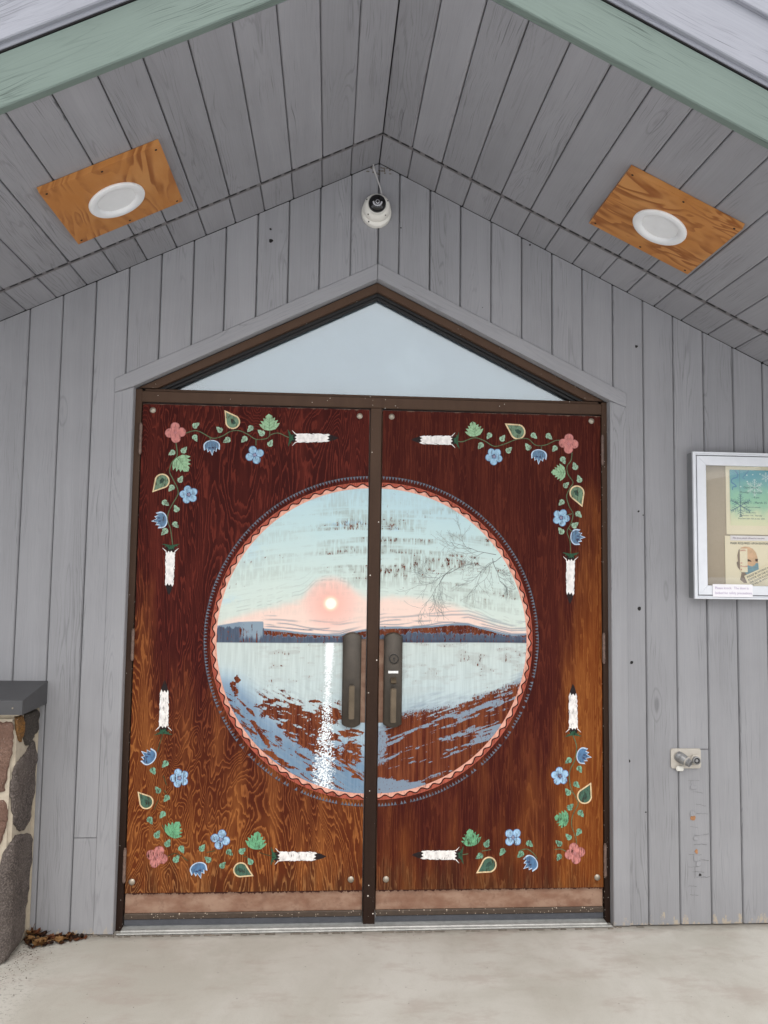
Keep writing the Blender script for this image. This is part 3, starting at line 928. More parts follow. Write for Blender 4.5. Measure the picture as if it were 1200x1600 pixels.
        sp_ = ss(vnoise(x*230, z*420, 111)*.6 + vnoise(x*480, z*300, 112)*.4 + .20*ss(1-e, 0, .9)-.06, .50, .60)*ss(1.25-e, 0, .35)
        g = np.clip(solid + sp_, 0, 1)*wat
        col = mixc(col, C(246, 250, 252), g*.97)
        cov = np.maximum(cov, g*.97)
    # tiny paint losses everywhere
    cov = cov - .33*ss(vnoise(x*210, z*110, 121), .80, .92)*ss(fbm(x*6, z*12, 122), .42, .6)
    # inside the circle only
    ins = ss(RS - np.hypot(x-CX[side], z-CZ), -.0012, .0012)
    cov = np.clip(cov, 0, 1)*ins
    return col, cov

def mural_mat(side):
    sd_, bo = tone_for(side)
    k = NT('brushed lake scene ' + ('west half' if side == 'L' else 'east half'))
    wc, wh = wood_nodes(k, sd_, bo)
    at = k.n('ShaderNodeAttribute', attribute_name='paint')
    o = k.obj()
    v = k.noise(k.scale(o, (430, 0, 48)), 1.0, 3, 0.65)
    v2 = k.noise(k.scale(o, (110, 0, 90)), 1.0, 4, 0.65)
    e = k.math('ADD', k.math('MULTIPLY', k.math('SUBTRACT', at.outputs['Alpha'], 0.5), 2.8), k.math('MULTIPLY', k.math('SUBTRACT', k.math('ADD', k.math('MULTIPLY', v, 0.6), k.math('MULTIPLY', v2, 0.4)), 0.5), 5.6))
    wc = k.mix(0.40, wc, k.mix(k.step(k.noise(k.scale(o, (70, 0, 3)), 1.0, 4, 0.7), 0.36, 0.64), lin((88, 34, 24)), lin((168, 98, 60))))
    m = k.step(e, -0.14, 0.16)
    br = k.noise(k.scale(o, (30, 0, 240)), 1.0, 2, 0.5)
    pc = k.mix(k.math('MULTIPLY', k.step(br, 0.5, 0.8), 0.06), at.outputs['Color'], lin((90, 100, 104)))
    col = k.mix(m, wc, pc)
    k.bump(k.math('ADD', k.math('MULTIPLY', m, 0.8), k.math('MULTIPLY', v, 0.3)), 0.25, 0.001)
    return k.out(col, 0.7, 0, 0.12)

def srgb2lin(a):
    a = np.clip(a, 0, 255)/255.0
    return np.where(a <= 0.04045, a/12.92, ((a+0.055)/1.055)**2.4)

def build_mural(side, parent):
    st = 0.0026
    if side == 'L': x0, x1 = -0.635, MX - 0.0235 - 0.004
    else: x0, x1 = MX + 0.0235 + 0.004, 0.650
    z0, z1 = CZ - RS - 0.004, CZ + RS + 0.004
    xs = np.arange(x0, x1 + st*0.5, st); xs[-1] = x1
    zs = np.arange(z0, z1 + st*0.5, st)
    X, Z = np.meshgrid(xs, zs)
    col, cov = mural(X, Z, side)
    nx, nz = len(xs), len(zs)
    keep_v = np.hypot(X-CX[side], Z-CZ) < RS + 0.004
    idx = np.arange(nx*nz).reshape(nz, nx)
    q = np.stack([idx[:-1, :-1], idx[:-1, 1:], idx[1:, 1:], idx[1:, :-1]], -1).reshape(-1, 4)
    kq = keep_v.ravel()[q].all(1)
    cxq, czq = X.ravel()[q].mean(1), Z.ravel()[q].mean(1)
    notch = (czq > 0.799) & (czq < 1.137) & ((cxq > -0.1165) if side == 'L' else (cxq < 0.1265))
    kq &= ~notch
    q = q[kq]
    used = np.unique(q)
    remap = -np.ones(nx*nz, int); remap[used] = np.arange(len(used))
    q = remap[q]
    co = np.stack([X.ravel()[used], np.full(len(used), PY - 0.0006), Z.ravel()[used]], -1)
    me = bpy.data.meshes.new('lake_mural')
    me.vertices.add(len(used)); me.vertices.foreach_set('co', co.ravel())
    me.loops.add(q.size); me.loops.foreach_set('vertex_index', q.ravel())
    me.polygons.add(len(q)); me.polygons.foreach_set('loop_start', np.arange(0, q.size, 4))
    me.update(calc_edges=True)
    at = me.color_attributes.new('paint', 'FLOAT_COLOR', 'POINT')
    rgba = np.ones((len(used), 4))
    rgba[:, :3] = srgb2lin(col.reshape(-1, 3)[used])
    rgba[:, 3] = cov.ravel()[used]
    at.data.foreach_set('color', rgba.ravel())
    me.validate()
    return link('lake_mural', me, mural_mat(side), parent)

# ---- flat painted motifs (thin paint film, built as outlines)
def film(name, polys, mats, parent, y):
    """polys: list of (points, material index, lift)"""
    vs, fs, mi = [], [], []
    for pts, m, lift in polys:
        i0 = len(vs)
        vs += [(p[0], y - lift, p[1]) for p in pts]
        a = sum(pts[i][0]*pts[(i+1) % len(pts)][1] - pts[(i+1) % len(pts)][0]*pts[i][1] for i in range(len(pts)))
        f = tuple(range(i0, i0+len(pts)))
        fs.append(f if a > 0 else f[::-1]); mi.append(m)
    return raw(name, vs, fs, mats, parent, mi)

def circ(cx, cz, r, n=14, jit=0.0, rz=None, ang=0.0):
    rz = rz or r
    out = []
    for i in range(n):
        a = 2*math.pi*i/n
        q = 1 + rnd.uniform(-jit, jit)
        px, pz = r*q*math.cos(a), rz*q*math.sin(a)
        out.append((cx + px*math.cos(ang) - pz*math.sin(ang), cz + px*math.sin(ang) + pz*math.cos(ang)))
    return out

def stroke(pts, w0, w1=None):
    """ribbon polygons along a polyline"""
    w1 = w0 if w1 is None else w1
    L, R = [], []
    n = len(pts)
    for i in range(n):
        a = pts[max(i-1, 0)]; b = pts[min(i+1, n-1)]
        dx, dz = b[0]-a[0], b[1]-a[1]
        l = math.hypot(dx, dz) or 1
        w = w0 + (w1-w0)*i/max(n-1, 1)
        L.append((pts[i][0] - dz/l*w/2, pts[i][1] + dx/l*w/2)); R.append((pts[i][0] + dz/l*w/2, pts[i][1] - dx/l*w/2))
    return [[L[i], R[i], R[i+1], L[i+1]] for i in range(n-1)]

def smooth(pts, n=6):
    out = []
    for i in range(len(pts)-1):
        p0 = pts[max(i-1, 0)]; p1 = pts[i]; p2 = pts[i+1]; p3 = pts[min(i+2, len(pts)-1)]
        for k in range(n):
            t = k/n
            out.append(tuple(0.5*((2*p1[j]) + (-p0[j]+p2[j])*t + (2*p0[j]-5*p1[j]+4*p2[j]-p3[j])*t*t + (-p0[j]+3*p1[j]-3*p2[j]+p3[j])*t**3) for j in (0, 1)))
    out.append(tuple(pts[-1]))
    return out

def frame2(base, tip):
    dx, dz = tip[0]-base[0], tip[1]-base[1]
    l = math.hypot(dx, dz)
    ax = (dx/l, dz/l); ay = (-dz/l, dx/l)
    return l, (lambda u, v: (base[0] + ax[0]*u + ay[0]*v, base[1] + ax[1]*u + ay[1]*v))

def tones(side, z):
    low = z < 1.1
    return ('lower ' if low else 'upper '), low

def flower(side, c, kind, parent):
    pre, low = tones(side, c[1])
    if kind == 'pink':
        cols = ((208, 138, 132), (184, 112, 110), (192, 130, 130)); nm = 'painted_pink_flower'; r, d = .0185, .0232
    else:
        cols = ((172, 208, 236), (104, 138, 184), (150, 152, 172)) if low else ((162, 198, 222), (96, 128, 166), (150, 148, 170)); nm = 'painted_blue_flower'; r, d = .0160, .0222
    wear = 0.5 if not low else 0.75
    if side == 'R' and low: wear = 0.7
    mats = [PMAT(pre + kind + ' petal', side, cols[0], wear), PMAT(pre + kind + ' petal edge', side, cols[1], wear), PMAT(pre + kind + ' flower eye', side, cols[2], wear)]
    n = 5 if (kind == 'blue' and rnd.random() < .5) else 4
    a0 = rnd.uniform(0, 6.28)
    P_ = []
    for k in range(n):
        a = a0 + 2*math.pi*k/n
        pc = (c[0] + d*math.cos(a), c[1] + d*math.sin(a))
        rr = r*(4/n)**.35
        P_.append((circ(pc[0], pc[1], rr*1.07, 16, .03), 1, .0001 + k*.00001))
        P_.append((circ(pc[0], pc[1], rr*(.97 if kind == 'pink' else .93), 16, .03), 0, .0002 + k*.00001))
        for da in (-.28, 0, .28):
            for s_ in stroke([(c[0] + .007*math.cos(a+da), c[1] + .007*math.sin(a+da)), (c[0] + d*1.15*math.cos(a+da*.8), c[1] + d*1.15*math.sin(a+da*.8))], .0012, .0006):
                P_.append((s_, 1, .0003))
    P_.append((circ(c[0], c[1], .0062, 12), 2, .0004))
    film(nm, P_, mats, parent, PY)

def leaf(side, c, parent):
    pre, low = tones(side, c[1])
    g = (132, 182, 154) if low else (164, 194, 168)
    wear = 0.8 if low else 0.55
    if side == 'R' and low and c[0] < .75: wear = 0.8
    mats = [PMAT(pre + 'leaf green', side, g, wear), PMAT(pre + 'leaf vein', side, (62, 92, 74), .3)]
    a = rnd.choice((0.9, 2.2, 4.0, 5.4)) + rnd.uniform(-.3, .3)
    L = rnd.uniform(.0235, .0265)
    ca, sa = math.cos(a), math.sin(a)
    def q(u, v): return (c[0] + ca*u - sa*v, c[1] + sa*u + ca*v)
    w = L*.66
    o = [q(-L*.62, 0), q(-L*.42, -w*.62), q(-L*.05, -w*.78), q(L*.08, -w*.52), q(L*.42, -w*.40), q(L*.75, 0), q(L*.42, w*.40), q(L*.08, w*.55), q(-L*.05, w*.78), q(-L*.42, w*.62)]
    P_ = [(o, 0, .0002)]
    for s_ in stroke([q(-L*.6, 0), q(L*.55, 0)], .0014, .0006): P_.append((s_, 1, .0003))
    for u in (-.2, .12):
        for s in (-1, 1):
            for s_ in stroke([q(L*(u-.1), 0), q(L*(u+.18), s*w*.42)], .0010, .0006): P_.append((s_, 1, .0003))
    film('painted_leaf', P_, mats, parent, PY)

def teardrop(side, t4, parent):
    pre, low = tones(side, t4[1])
    mats = [PMAT(pre + 'bud green', side, (78, 110, 94) if low else (116, 142, 118), .6), PMAT('cream outline', side, (232, 206, 164), .25), PMAT(pre + 'bud shade', side, (60, 86, 76), .7)]
    c, tip = t4[:2], t4[2:]
    l, f = frame2(c, tip)
    r = l*.52
    def outline(g):
        rr = r*g
        return [f(rr*math.cos(a), rr*math.sin(a)) for a in [math.radians(v) for v in range(66, 295, 14)]] + [f(l*.55*g, -rr*.52), f(l*(.97*g+.06), 0), f(l*.55*g, rr*.52)]
    P_ = [(outline(1.13), 1, .0001), (outline(.93), 0, .0002), ([f(x_*.8, y_*.6) for x_, y_ in ((-r*.6, -r*.5), (r*.2, -r*.6), (r*.7, 0), (r*.1, r*.4), (-r*.5, r*.3))], 2, .0003)]
    film('painted_bud', P_, mats, parent, PY)

def tulip(side, t4, parent):
    pre, low = tones(side, t4[1])
    mats = [PMAT(pre + 'tulip blue', side, (92, 128, 166) if low else (104, 134, 162), .55), PMAT('pale tulip outline', side, (196, 216, 236), .35), PMAT('tulip shade', side, (66, 74, 108), .5)]
    c, tip = t4[:2], t4[2:]
    l, f0 = frame2(c, tip)
    l = .040
    def f(u, v): return f0(u, v)
    def outline(g, o):
        R_ = .031*g; pts = []
        for a in range(90, 271, 15):
            pts.append(f(R_*.72*math.cos(math.radians(a)) - .002, R_*math.sin(math.radians(a))))
        spk = [(-.94, .42), (-.62, .22), (-.52, .62), (-.24, .42), (0, 1.0), (.24, .42), (.52, .62), (.62, .22), (.94, .42)]
        for v, u in spk: pts.append(f(l*u*(1 + o) * .86, R_*v))
        return pts
    P_ = [(outline(1.10, .14), 1, .0001), (outline(.93, -.07), 0, .0002)]
    for v in (-.009, .004):
        P_.append((circ(*f(.006, v), .006, 8, .2, .003), 2, .0003))
    film('painted_tulip', P_, mats, parent, PY)

def maple(side, t4, parent):
    pre, low = tones(side, t4[1])
    g = (116, 178, 136) if low else (158, 194, 156)
    wear = .45 if not low else .5
    if side == 'R' and low: wear = .8
    mats = [PMAT(pre + 'broad leaf green', side, g, wear), PMAT(pre + 'broad leaf vein', side, (76, 118, 84), .3)]
    l, f = frame2(t4[:2], t4[2:])
    half = [(.0, .10), (.06, .34), (.22, .50), (.42, .62), (.38, .40), (.60, .52), (.55, .30), (.76, .36), (.70, .19), (.86, .20)]
    o = [f(0, 0)] + [f(l*u, -l*v) for u, v in half] + [f(l, 0)] + [f(l*u, l*v) for u, v in reversed(half)]
    P_ = [(o, 0, .0002)]
    for s_ in stroke([f(0, 0), f(l*.9, 0)], .0013, .0006): P_.append((s_, 1, .0003))
    for u, v in ((.36, .48), (.54, .40), (.70, .28)):
        for s in (-1, 1):
            for s_ in stroke([f(l*(u-.25), 0), f(l*u, s*l*v)], .0011, .0006): P_.append((s_, 1, .0003))
    film('painted_broad_leaf', P_, mats, parent, PY)

def feather(side, t4, parent):
    pre, low = tones(side, t4[1])
    wear = -.1 if not low else .35
    mats = [PMAT(pre + 'feather white', side, (246, 242, 238), wear), PMAT('feather black', side, (42, 36, 37), .5), PMAT('calyx green', side, (54, 92, 70), .4)]
    b, tip = t4[:2], t4[2:]
    l, f = frame2(b, tip)
    w = .0188
    P_ = [([f(-.008, -.012), f(.006, -.018), f(.018, -.012), f(.020, .012), f(.006, .018), f(-.008, .012)], 1, .0001)]
    top, bot = [], []
    n = 20
    for i in range(n+1):
        u = .016 + (l*.77-.016)*i/n
        ww = w*(1 - .10*(i/n)**2)
        top.append(f(u + rnd.uniform(-.0015, .0015), ww + rnd.uniform(-.0016, .0012)))
        bot.append(f(u + rnd.uniform(-.0015, .0015), -ww + rnd.uniform(-.0012, .0016)))
    tipw = [f(l*.82, .012), f(l*.76, .006), f(l*.80, -.001), f(l*.75, -.008), f(l*.81, -.013)]
    base = [f(.022, -.013), f(.013, -.008), f(.020, -.002), f(.012, .004), f(.020, .009)]
    blk = [f(l*.74, w*.80), f(l*.86, w*.62), f(l*.95, .005), f(l*1.0, 0), f(l*.95, -.006), f(l*.85, -w*.66), f(l*.74, -w*.80)]
    P_.append((blk, 1, .0002))
    P_.append((top + tipw + bot[::-1] + base, 0, .0003))
    for v in (-1, 1):
        for s_ in stroke([f(.016, v*w*.9), f(.002, v*w*1.7)], .004, .0012): P_.append((s_, 0, .00035))
    for (u, v, du, dv) in ((.38, 1, .02, -.006), (.62, 1, .022, -.007), (.48, -1, .018, .006), (.25, -1, .014, .004), (.72, -1, .016, .005)):
        for s_ in stroke([f(l*u, v*w*1.02), f(l*u + du, v*w + dv*v*v if v < 0 else v*w + dv)], .0022, .0006): P_.append((s_, 1, .0004))
    for a in (-1.25, -.7, -.2, .35, .9, 1.4):
        c0 = f(.004, .0)
        e = f(-.002 + .014*math.cos(a*2), .036*math.sin(a))
        m_ = f(-.010, .020*math.sin(a))
        for s_ in stroke(smooth([c0, m_, e], 4), .010, .0014): P_.append((s_, 2, .0005 + .00002*a))
    film('painted_feather', P_, mats, parent, PY)

def vines(side, lines, parent):
    mats = {}
    for ln_ in lines:
        low = ln_[0][1] < 1.1
        m = PMAT('vine ' + ('faint' if low and side == 'L' else 'green'), side, (70, 84, 58) if low and side == 'L' else (92, 112, 84), .75 if low else .45)
        film('painted_vine', [(s_, 0, .0001) for s_ in stroke(smooth(ln_), .0042 if len(ln_) > 3 else .0034, .0034)], [m], parent, PY)

def border(side, parent):
    cx = CX[side]
    lim = (MX - 0.0235 - 0.005) if side == 'L' else (MX + 0.0235 + 0.005)
    amax = math.acos(min(1, abs(lim-cx)/0.66))
    sgn = -1 if side == 'L' else 1
    def p(r, a): return (cx + sgn*r*math.cos(a), CZ + r*math.sin(a))
    sd_, bo = tone_for(side)
    NW = 39                                           # waves per half circle
    N = NW*12
    def wave(a, o=0.0): return .6325 + .0058*math.sin((a + math.pi/2)/math.pi*NW*2*math.pi) + o
    P1, P2, P3, P4 = [], [], [], []
    for i in range(N):
        a = -amax + 2*amax*i/N; b = -amax + 2*amax*(i+1)/N
        P1.append(([p(.6190, a), p(wave(a), a), p(wave(b), b), p(.6190, b)], 0, .0010))
        P2.append(([p(wave(a), a), p(.6445, a), p(.6445, b), p(wave(b), b)], 1, .0010))
        P3.append(([p(wave(a, -.0026), a), p(wave(a, .0026), a), p(wave(b, .0026), b), p(wave(b, -.0026), b)], 2, .0013))
    low = 1.0
    film('painted_scallop_border', P1 + P2 + P3, [PMAT('pale pink scallop', side, (232, 172, 152), .25), PMAT('coral ring', side, (178, 92, 74), .55), PMAT('dark wave line', side, (58, 26, 24), .1)], parent, PY)
    NT_ = 158
    for i in range(NT_):
        a = -amax + 2*amax*(i+.08)/NT_; b = -amax + 2*amax*(i+.92)/NT_
        z = CZ + .66*math.sin((a+b)/2)
        if rnd.random() < (.02 if z > 1.0 else .14): continue
        j = rnd.uniform(-.0012, .0012)
        P4.append(([p(.670, a), p(.670, b), p(.6565 + j, (a+b)/2)], 0, .0002))
    for i in range(NT_):
        a = -amax + 2*amax*i/NT_; b = -amax + 2*amax*(i+1)/NT_
        if rnd.random() < .25: continue
        P4.append(([p(.6700, a), p(.6715, a), p(.6715, b), p(.6700, b)], 1, .00015))
    film('painted_tooth_border', P4, [PMAT('slate blue tooth', side, (106, 114, 126), .5), PMAT('slate line', side, (60, 52, 60), .6)], parent, PY)

def branch(parent):
    P_ = []
    r_ = random.Random(11)
    def grow(p, ang, ln, w, depth):
        pts = [p]
        n = 5
        for i in range(n):
            ang += r_.uniform(-.26, .26)
            p = (p[0] + math.cos(ang)*ln/n, p[1] + math.sin(ang)*ln/n)
            if math.hypot(p[0]-CX['R'], p[1]-CZ) > RS - .006 or p[0] < .06: break
            pts.append(p)
            if depth > 0 and i >= 1 and r_.random() < (.80 if depth > 1 else .6):
                grow(p, ang + r_.choice((-1, 1))*r_.uniform(.45, .95), ln*r_.uniform(.42, .66), w*.62, depth-1)
        if len(pts) > 1:
            for s_ in stroke(pts, w, max(w*.55, .0009)): P_.append((s_, 0, .0009))
        if depth > 0: grow(p, ang + r_.uniform(-.3, .3), ln*.62, w*.6, depth-1)
    for (p, a, l, w, d) in (((.588, 1.512), math.radians(207), .20, .0048, 4), ((.515, 1.49), math.radians(160), .13, .003, 3), ((.50, 1.475), math.radians(265), .10, .0032, 3),
                            ((.41, 1.45), math.radians(190), .15, .0032, 3), ((.335, 1.432), math.radians(215), .14, .0026, 3), ((.57, 1.535), math.radians(215), .10, .003, 2), ((.61, 1.46), math.radians(255), .07, .002, 2)):
        grow(p, a, l, w, d)
    film('painted_branch', P_, [PMAT('branch grey', 'R', (132, 140, 138), .1)], parent, PY)

MOTIFS = {'L': {'blue': [(-0.4947, 1.8858), (-0.7575, 1.7159), (-0.7576, 0.5823), (-0.5897, 0.3433)],
       'feather': [(-0.3445, 1.96, -0.1503, 1.9658), (-0.8233, 1.4984, -0.8235, 1.306), (-0.8268, 0.766, -0.8288, 0.9668),
                   (-0.3744, 0.2759, -0.1683, 0.2738)],
       'leaf': [(-0.7385, 2.0026), (-0.7391, 1.9507), (-0.7828, 1.8987), (-0.8306, 1.8865), (-0.6413, 1.9874), (-0.6096, 1.9443), (-0.5155, 1.9952),
                (-0.5392, 1.9501), (-0.47, 1.9786), (-0.793, 1.7774), (-0.8283, 1.7416), (-0.8507, 1.6799), (-0.8058, 1.6568), (-0.4317, 1.9354),
                (-0.8072, 1.5917), (-0.8496, 1.563), (-0.8159, 0.6375), (-0.8619, 0.6107), (-0.8405, 0.536), (-0.8057, 0.5042), (-0.8193, 0.4412),
                (-0.8671, 0.4193), (-0.8372, 0.3643), (-0.7953, 0.33), (-0.7403, 0.3073), (-0.7597, 0.2695), (-0.66, 0.3108), (-0.6361, 0.2663),
                (-0.553, 0.2925), (-0.5777, 0.2435), (-0.5023, 0.298), (-0.47, 0.2571)],
       'maple': [(-0.4352, 1.9897, -0.4413, 2.0589), (-0.8097, 1.8672, -0.7627, 1.8111), (-0.7895, 0.3576, -0.752, 0.4129),
                 (-0.4535, 0.3039, -0.4427, 0.3733)],
       'pink': [(-0.8196, 1.9707), (-0.8353, 0.2788)],
       'tear': [(-0.5883, 2.0213, -0.6187, 2.0629), (-0.8666, 1.7692, -0.8994, 1.7283), (-0.8838, 0.4898, -0.915, 0.5252),
                (-0.5069, 0.2255, -0.462, 0.2038)],
       'tulip': [(-0.6709, 1.917, -0.6675, 1.875), (-0.8662, 1.6102, -0.9141, 1.6025), (-0.8807, 0.665, -0.9154, 0.6912),
                 (-0.6724, 0.2298, -0.6613, 0.1928)],
       'vine': [[(-0.7764, 1.9697), (-0.7443, 1.9803), (-0.7182, 1.9756), (-0.6785, 1.9545), (-0.6567, 1.9515), (-0.6267, 1.9625), (-0.5967, 1.981),
                 (-0.562, 1.9855), (-0.5267, 1.9717), (-0.5, 1.9546), (-0.4824, 1.9506), (-0.4475, 1.956), (-0.4304, 1.972), (-0.3999, 1.9795),
                 (-0.3688, 1.9669), (-0.3555, 1.9619)],
                [(-0.8161, 1.9288), (-0.81, 1.876), (-0.8305, 1.8447), (-0.8379, 1.8094), (-0.824, 1.7789), (-0.8034, 1.7399), (-0.8025, 1.7137),
                 (-0.8206, 1.6783), (-0.8346, 1.6475), (-0.8396, 1.6124), (-0.8257, 1.5702), (-0.8152, 1.5069)],
                [(-0.6785, 1.9523), (-0.6771, 1.9368)], [(-0.4912, 1.9504), (-0.4905, 1.9259)], [(-0.8027, 1.718), (-0.779, 1.7155)],
                [(-0.4352, 1.9897), (-0.4356, 1.9705)], [(-0.8267, 0.7635), (-0.8476, 0.6855)], [(-0.8218, 0.5919), (-0.8074, 0.5545)],
                [(-0.8162, 0.5359), (-0.8083, 0.5247)], [(-0.8374, 0.4988), (-0.8529, 0.4618)], [(-0.8191, 0.4022), (-0.807, 0.3763)],
                [(-0.7383, 0.2796), (-0.7134, 0.2609)], [(-0.7944, 0.2802), (-0.7667, 0.291), (-0.7402, 0.2815)],
                [(-0.6419, 0.2934), (-0.6095, 0.3005)], [(-0.4957, 0.2771), (-0.483, 0.2745)],
                [(-0.4355, 0.2914), (-0.4024, 0.2812), (-0.3769, 0.2759)]]},
 'R': {'blue': [(0.5047, 1.9035), (0.7919, 1.6504), (0.7842, 0.5846), (0.589, 0.3413)],
       'feather': [(0.3407, 1.9681, 0.153, 1.9658), (0.832, 1.489, 0.8287, 1.2886), (0.8412, 0.7596, 0.8393, 0.9598),
                   (0.3702, 0.2734, 0.1749, 0.2754)],
       'leaf': [(0.4473, 1.9482), (0.4833, 1.9911), (0.5407, 1.9816), (0.5679, 1.9319), (0.6499, 1.9473), (0.6753, 1.9961), (0.74, 1.9952),
                (0.7646, 1.9435), (0.8011, 1.8954), (0.8521, 1.8696), (0.8706, 1.8153), (0.8135, 1.7889), (0.7937, 1.7147), (0.8666, 1.666),
                (0.8511, 1.6198), (0.7917, 1.5938), (0.8202, 0.6473), (0.8667, 0.6127), (0.853, 0.55), (0.8171, 0.5202), (0.8267, 0.4602),
                (0.8712, 0.4343), (0.862, 0.3602), (0.8191, 0.341), (0.7791, 0.3159), (0.7789, 0.2608), (0.6569, 0.3153), (0.6199, 0.2734),
                (0.5451, 0.2843), (0.4809, 0.3169), (0.4514, 0.2684)],
       'maple': [(0.4244, 1.9871, 0.4115, 2.0507), (0.8111, 1.8434, 0.7499, 1.842), (0.8194, 0.4074, 0.7598, 0.4206),
                 (0.4223, 0.309, 0.4088, 0.3765)],
       'pink': [(0.8252, 1.9661), (0.8456, 0.2754)],
       'tear': [(0.6058, 2.0112, 0.5575, 2.0411), (0.8602, 1.7563, 0.8804, 1.7047), (0.8868, 0.5035, 0.9112, 0.5515),
                (0.4901, 0.2344, 0.4447, 0.2055)],
       'tulip': [(0.6974, 1.9123, 0.6948, 1.8719), (0.8577, 1.5699, 0.8958, 1.5689), (0.8804, 0.667, 0.9163, 0.6601),
                 (0.6622, 0.2393, 0.6244, 0.2102)],
       'vine': [[(0.3407, 1.9665), (0.37, 1.963), (0.4203, 1.9811), (0.4624, 1.9696), (0.5046, 1.9471), (0.5467, 1.9566), (0.5974, 1.9772),
                 (0.6482, 1.9827), (0.6821, 1.9566), (0.7246, 1.9577), (0.7672, 1.9773), (0.7928, 1.9797)],
                [(0.8395, 1.9284), (0.8352, 1.8945), (0.818, 1.8688), (0.8222, 1.8353), (0.8433, 1.8021), (0.8305, 1.7766), (0.8159, 1.7428),
                 (0.8259, 1.7011), (0.8428, 1.668), (0.8342, 1.6262), (0.8171, 1.5925), (0.8297, 1.5512), (0.832, 1.4973)],
                [(0.7076, 1.9572), (0.7076, 1.9378)], [(0.8214, 1.6093), (0.8425, 1.5888)], [(0.8088, 1.659), (0.8386, 1.668)],
                [(0.8385, 0.751), (0.8545, 0.7034), (0.8471, 0.6516), (0.8245, 0.6), (0.8288, 0.5398), (0.8509, 0.4969), (0.8598, 0.4711),
                 (0.8373, 0.4286), (0.8326, 0.386), (0.8503, 0.3348), (0.8501, 0.305)],
                [(0.7613, 0.2915), (0.7879, 0.2929), (0.8145, 0.2799)], [(0.6155, 0.2878), (0.6463, 0.2943), (0.6728, 0.2771), (0.6887, 0.2558)],
                [(0.4601, 0.2876), (0.4968, 0.294)], [(0.3745, 0.2733), (0.405, 0.2781)]]}}

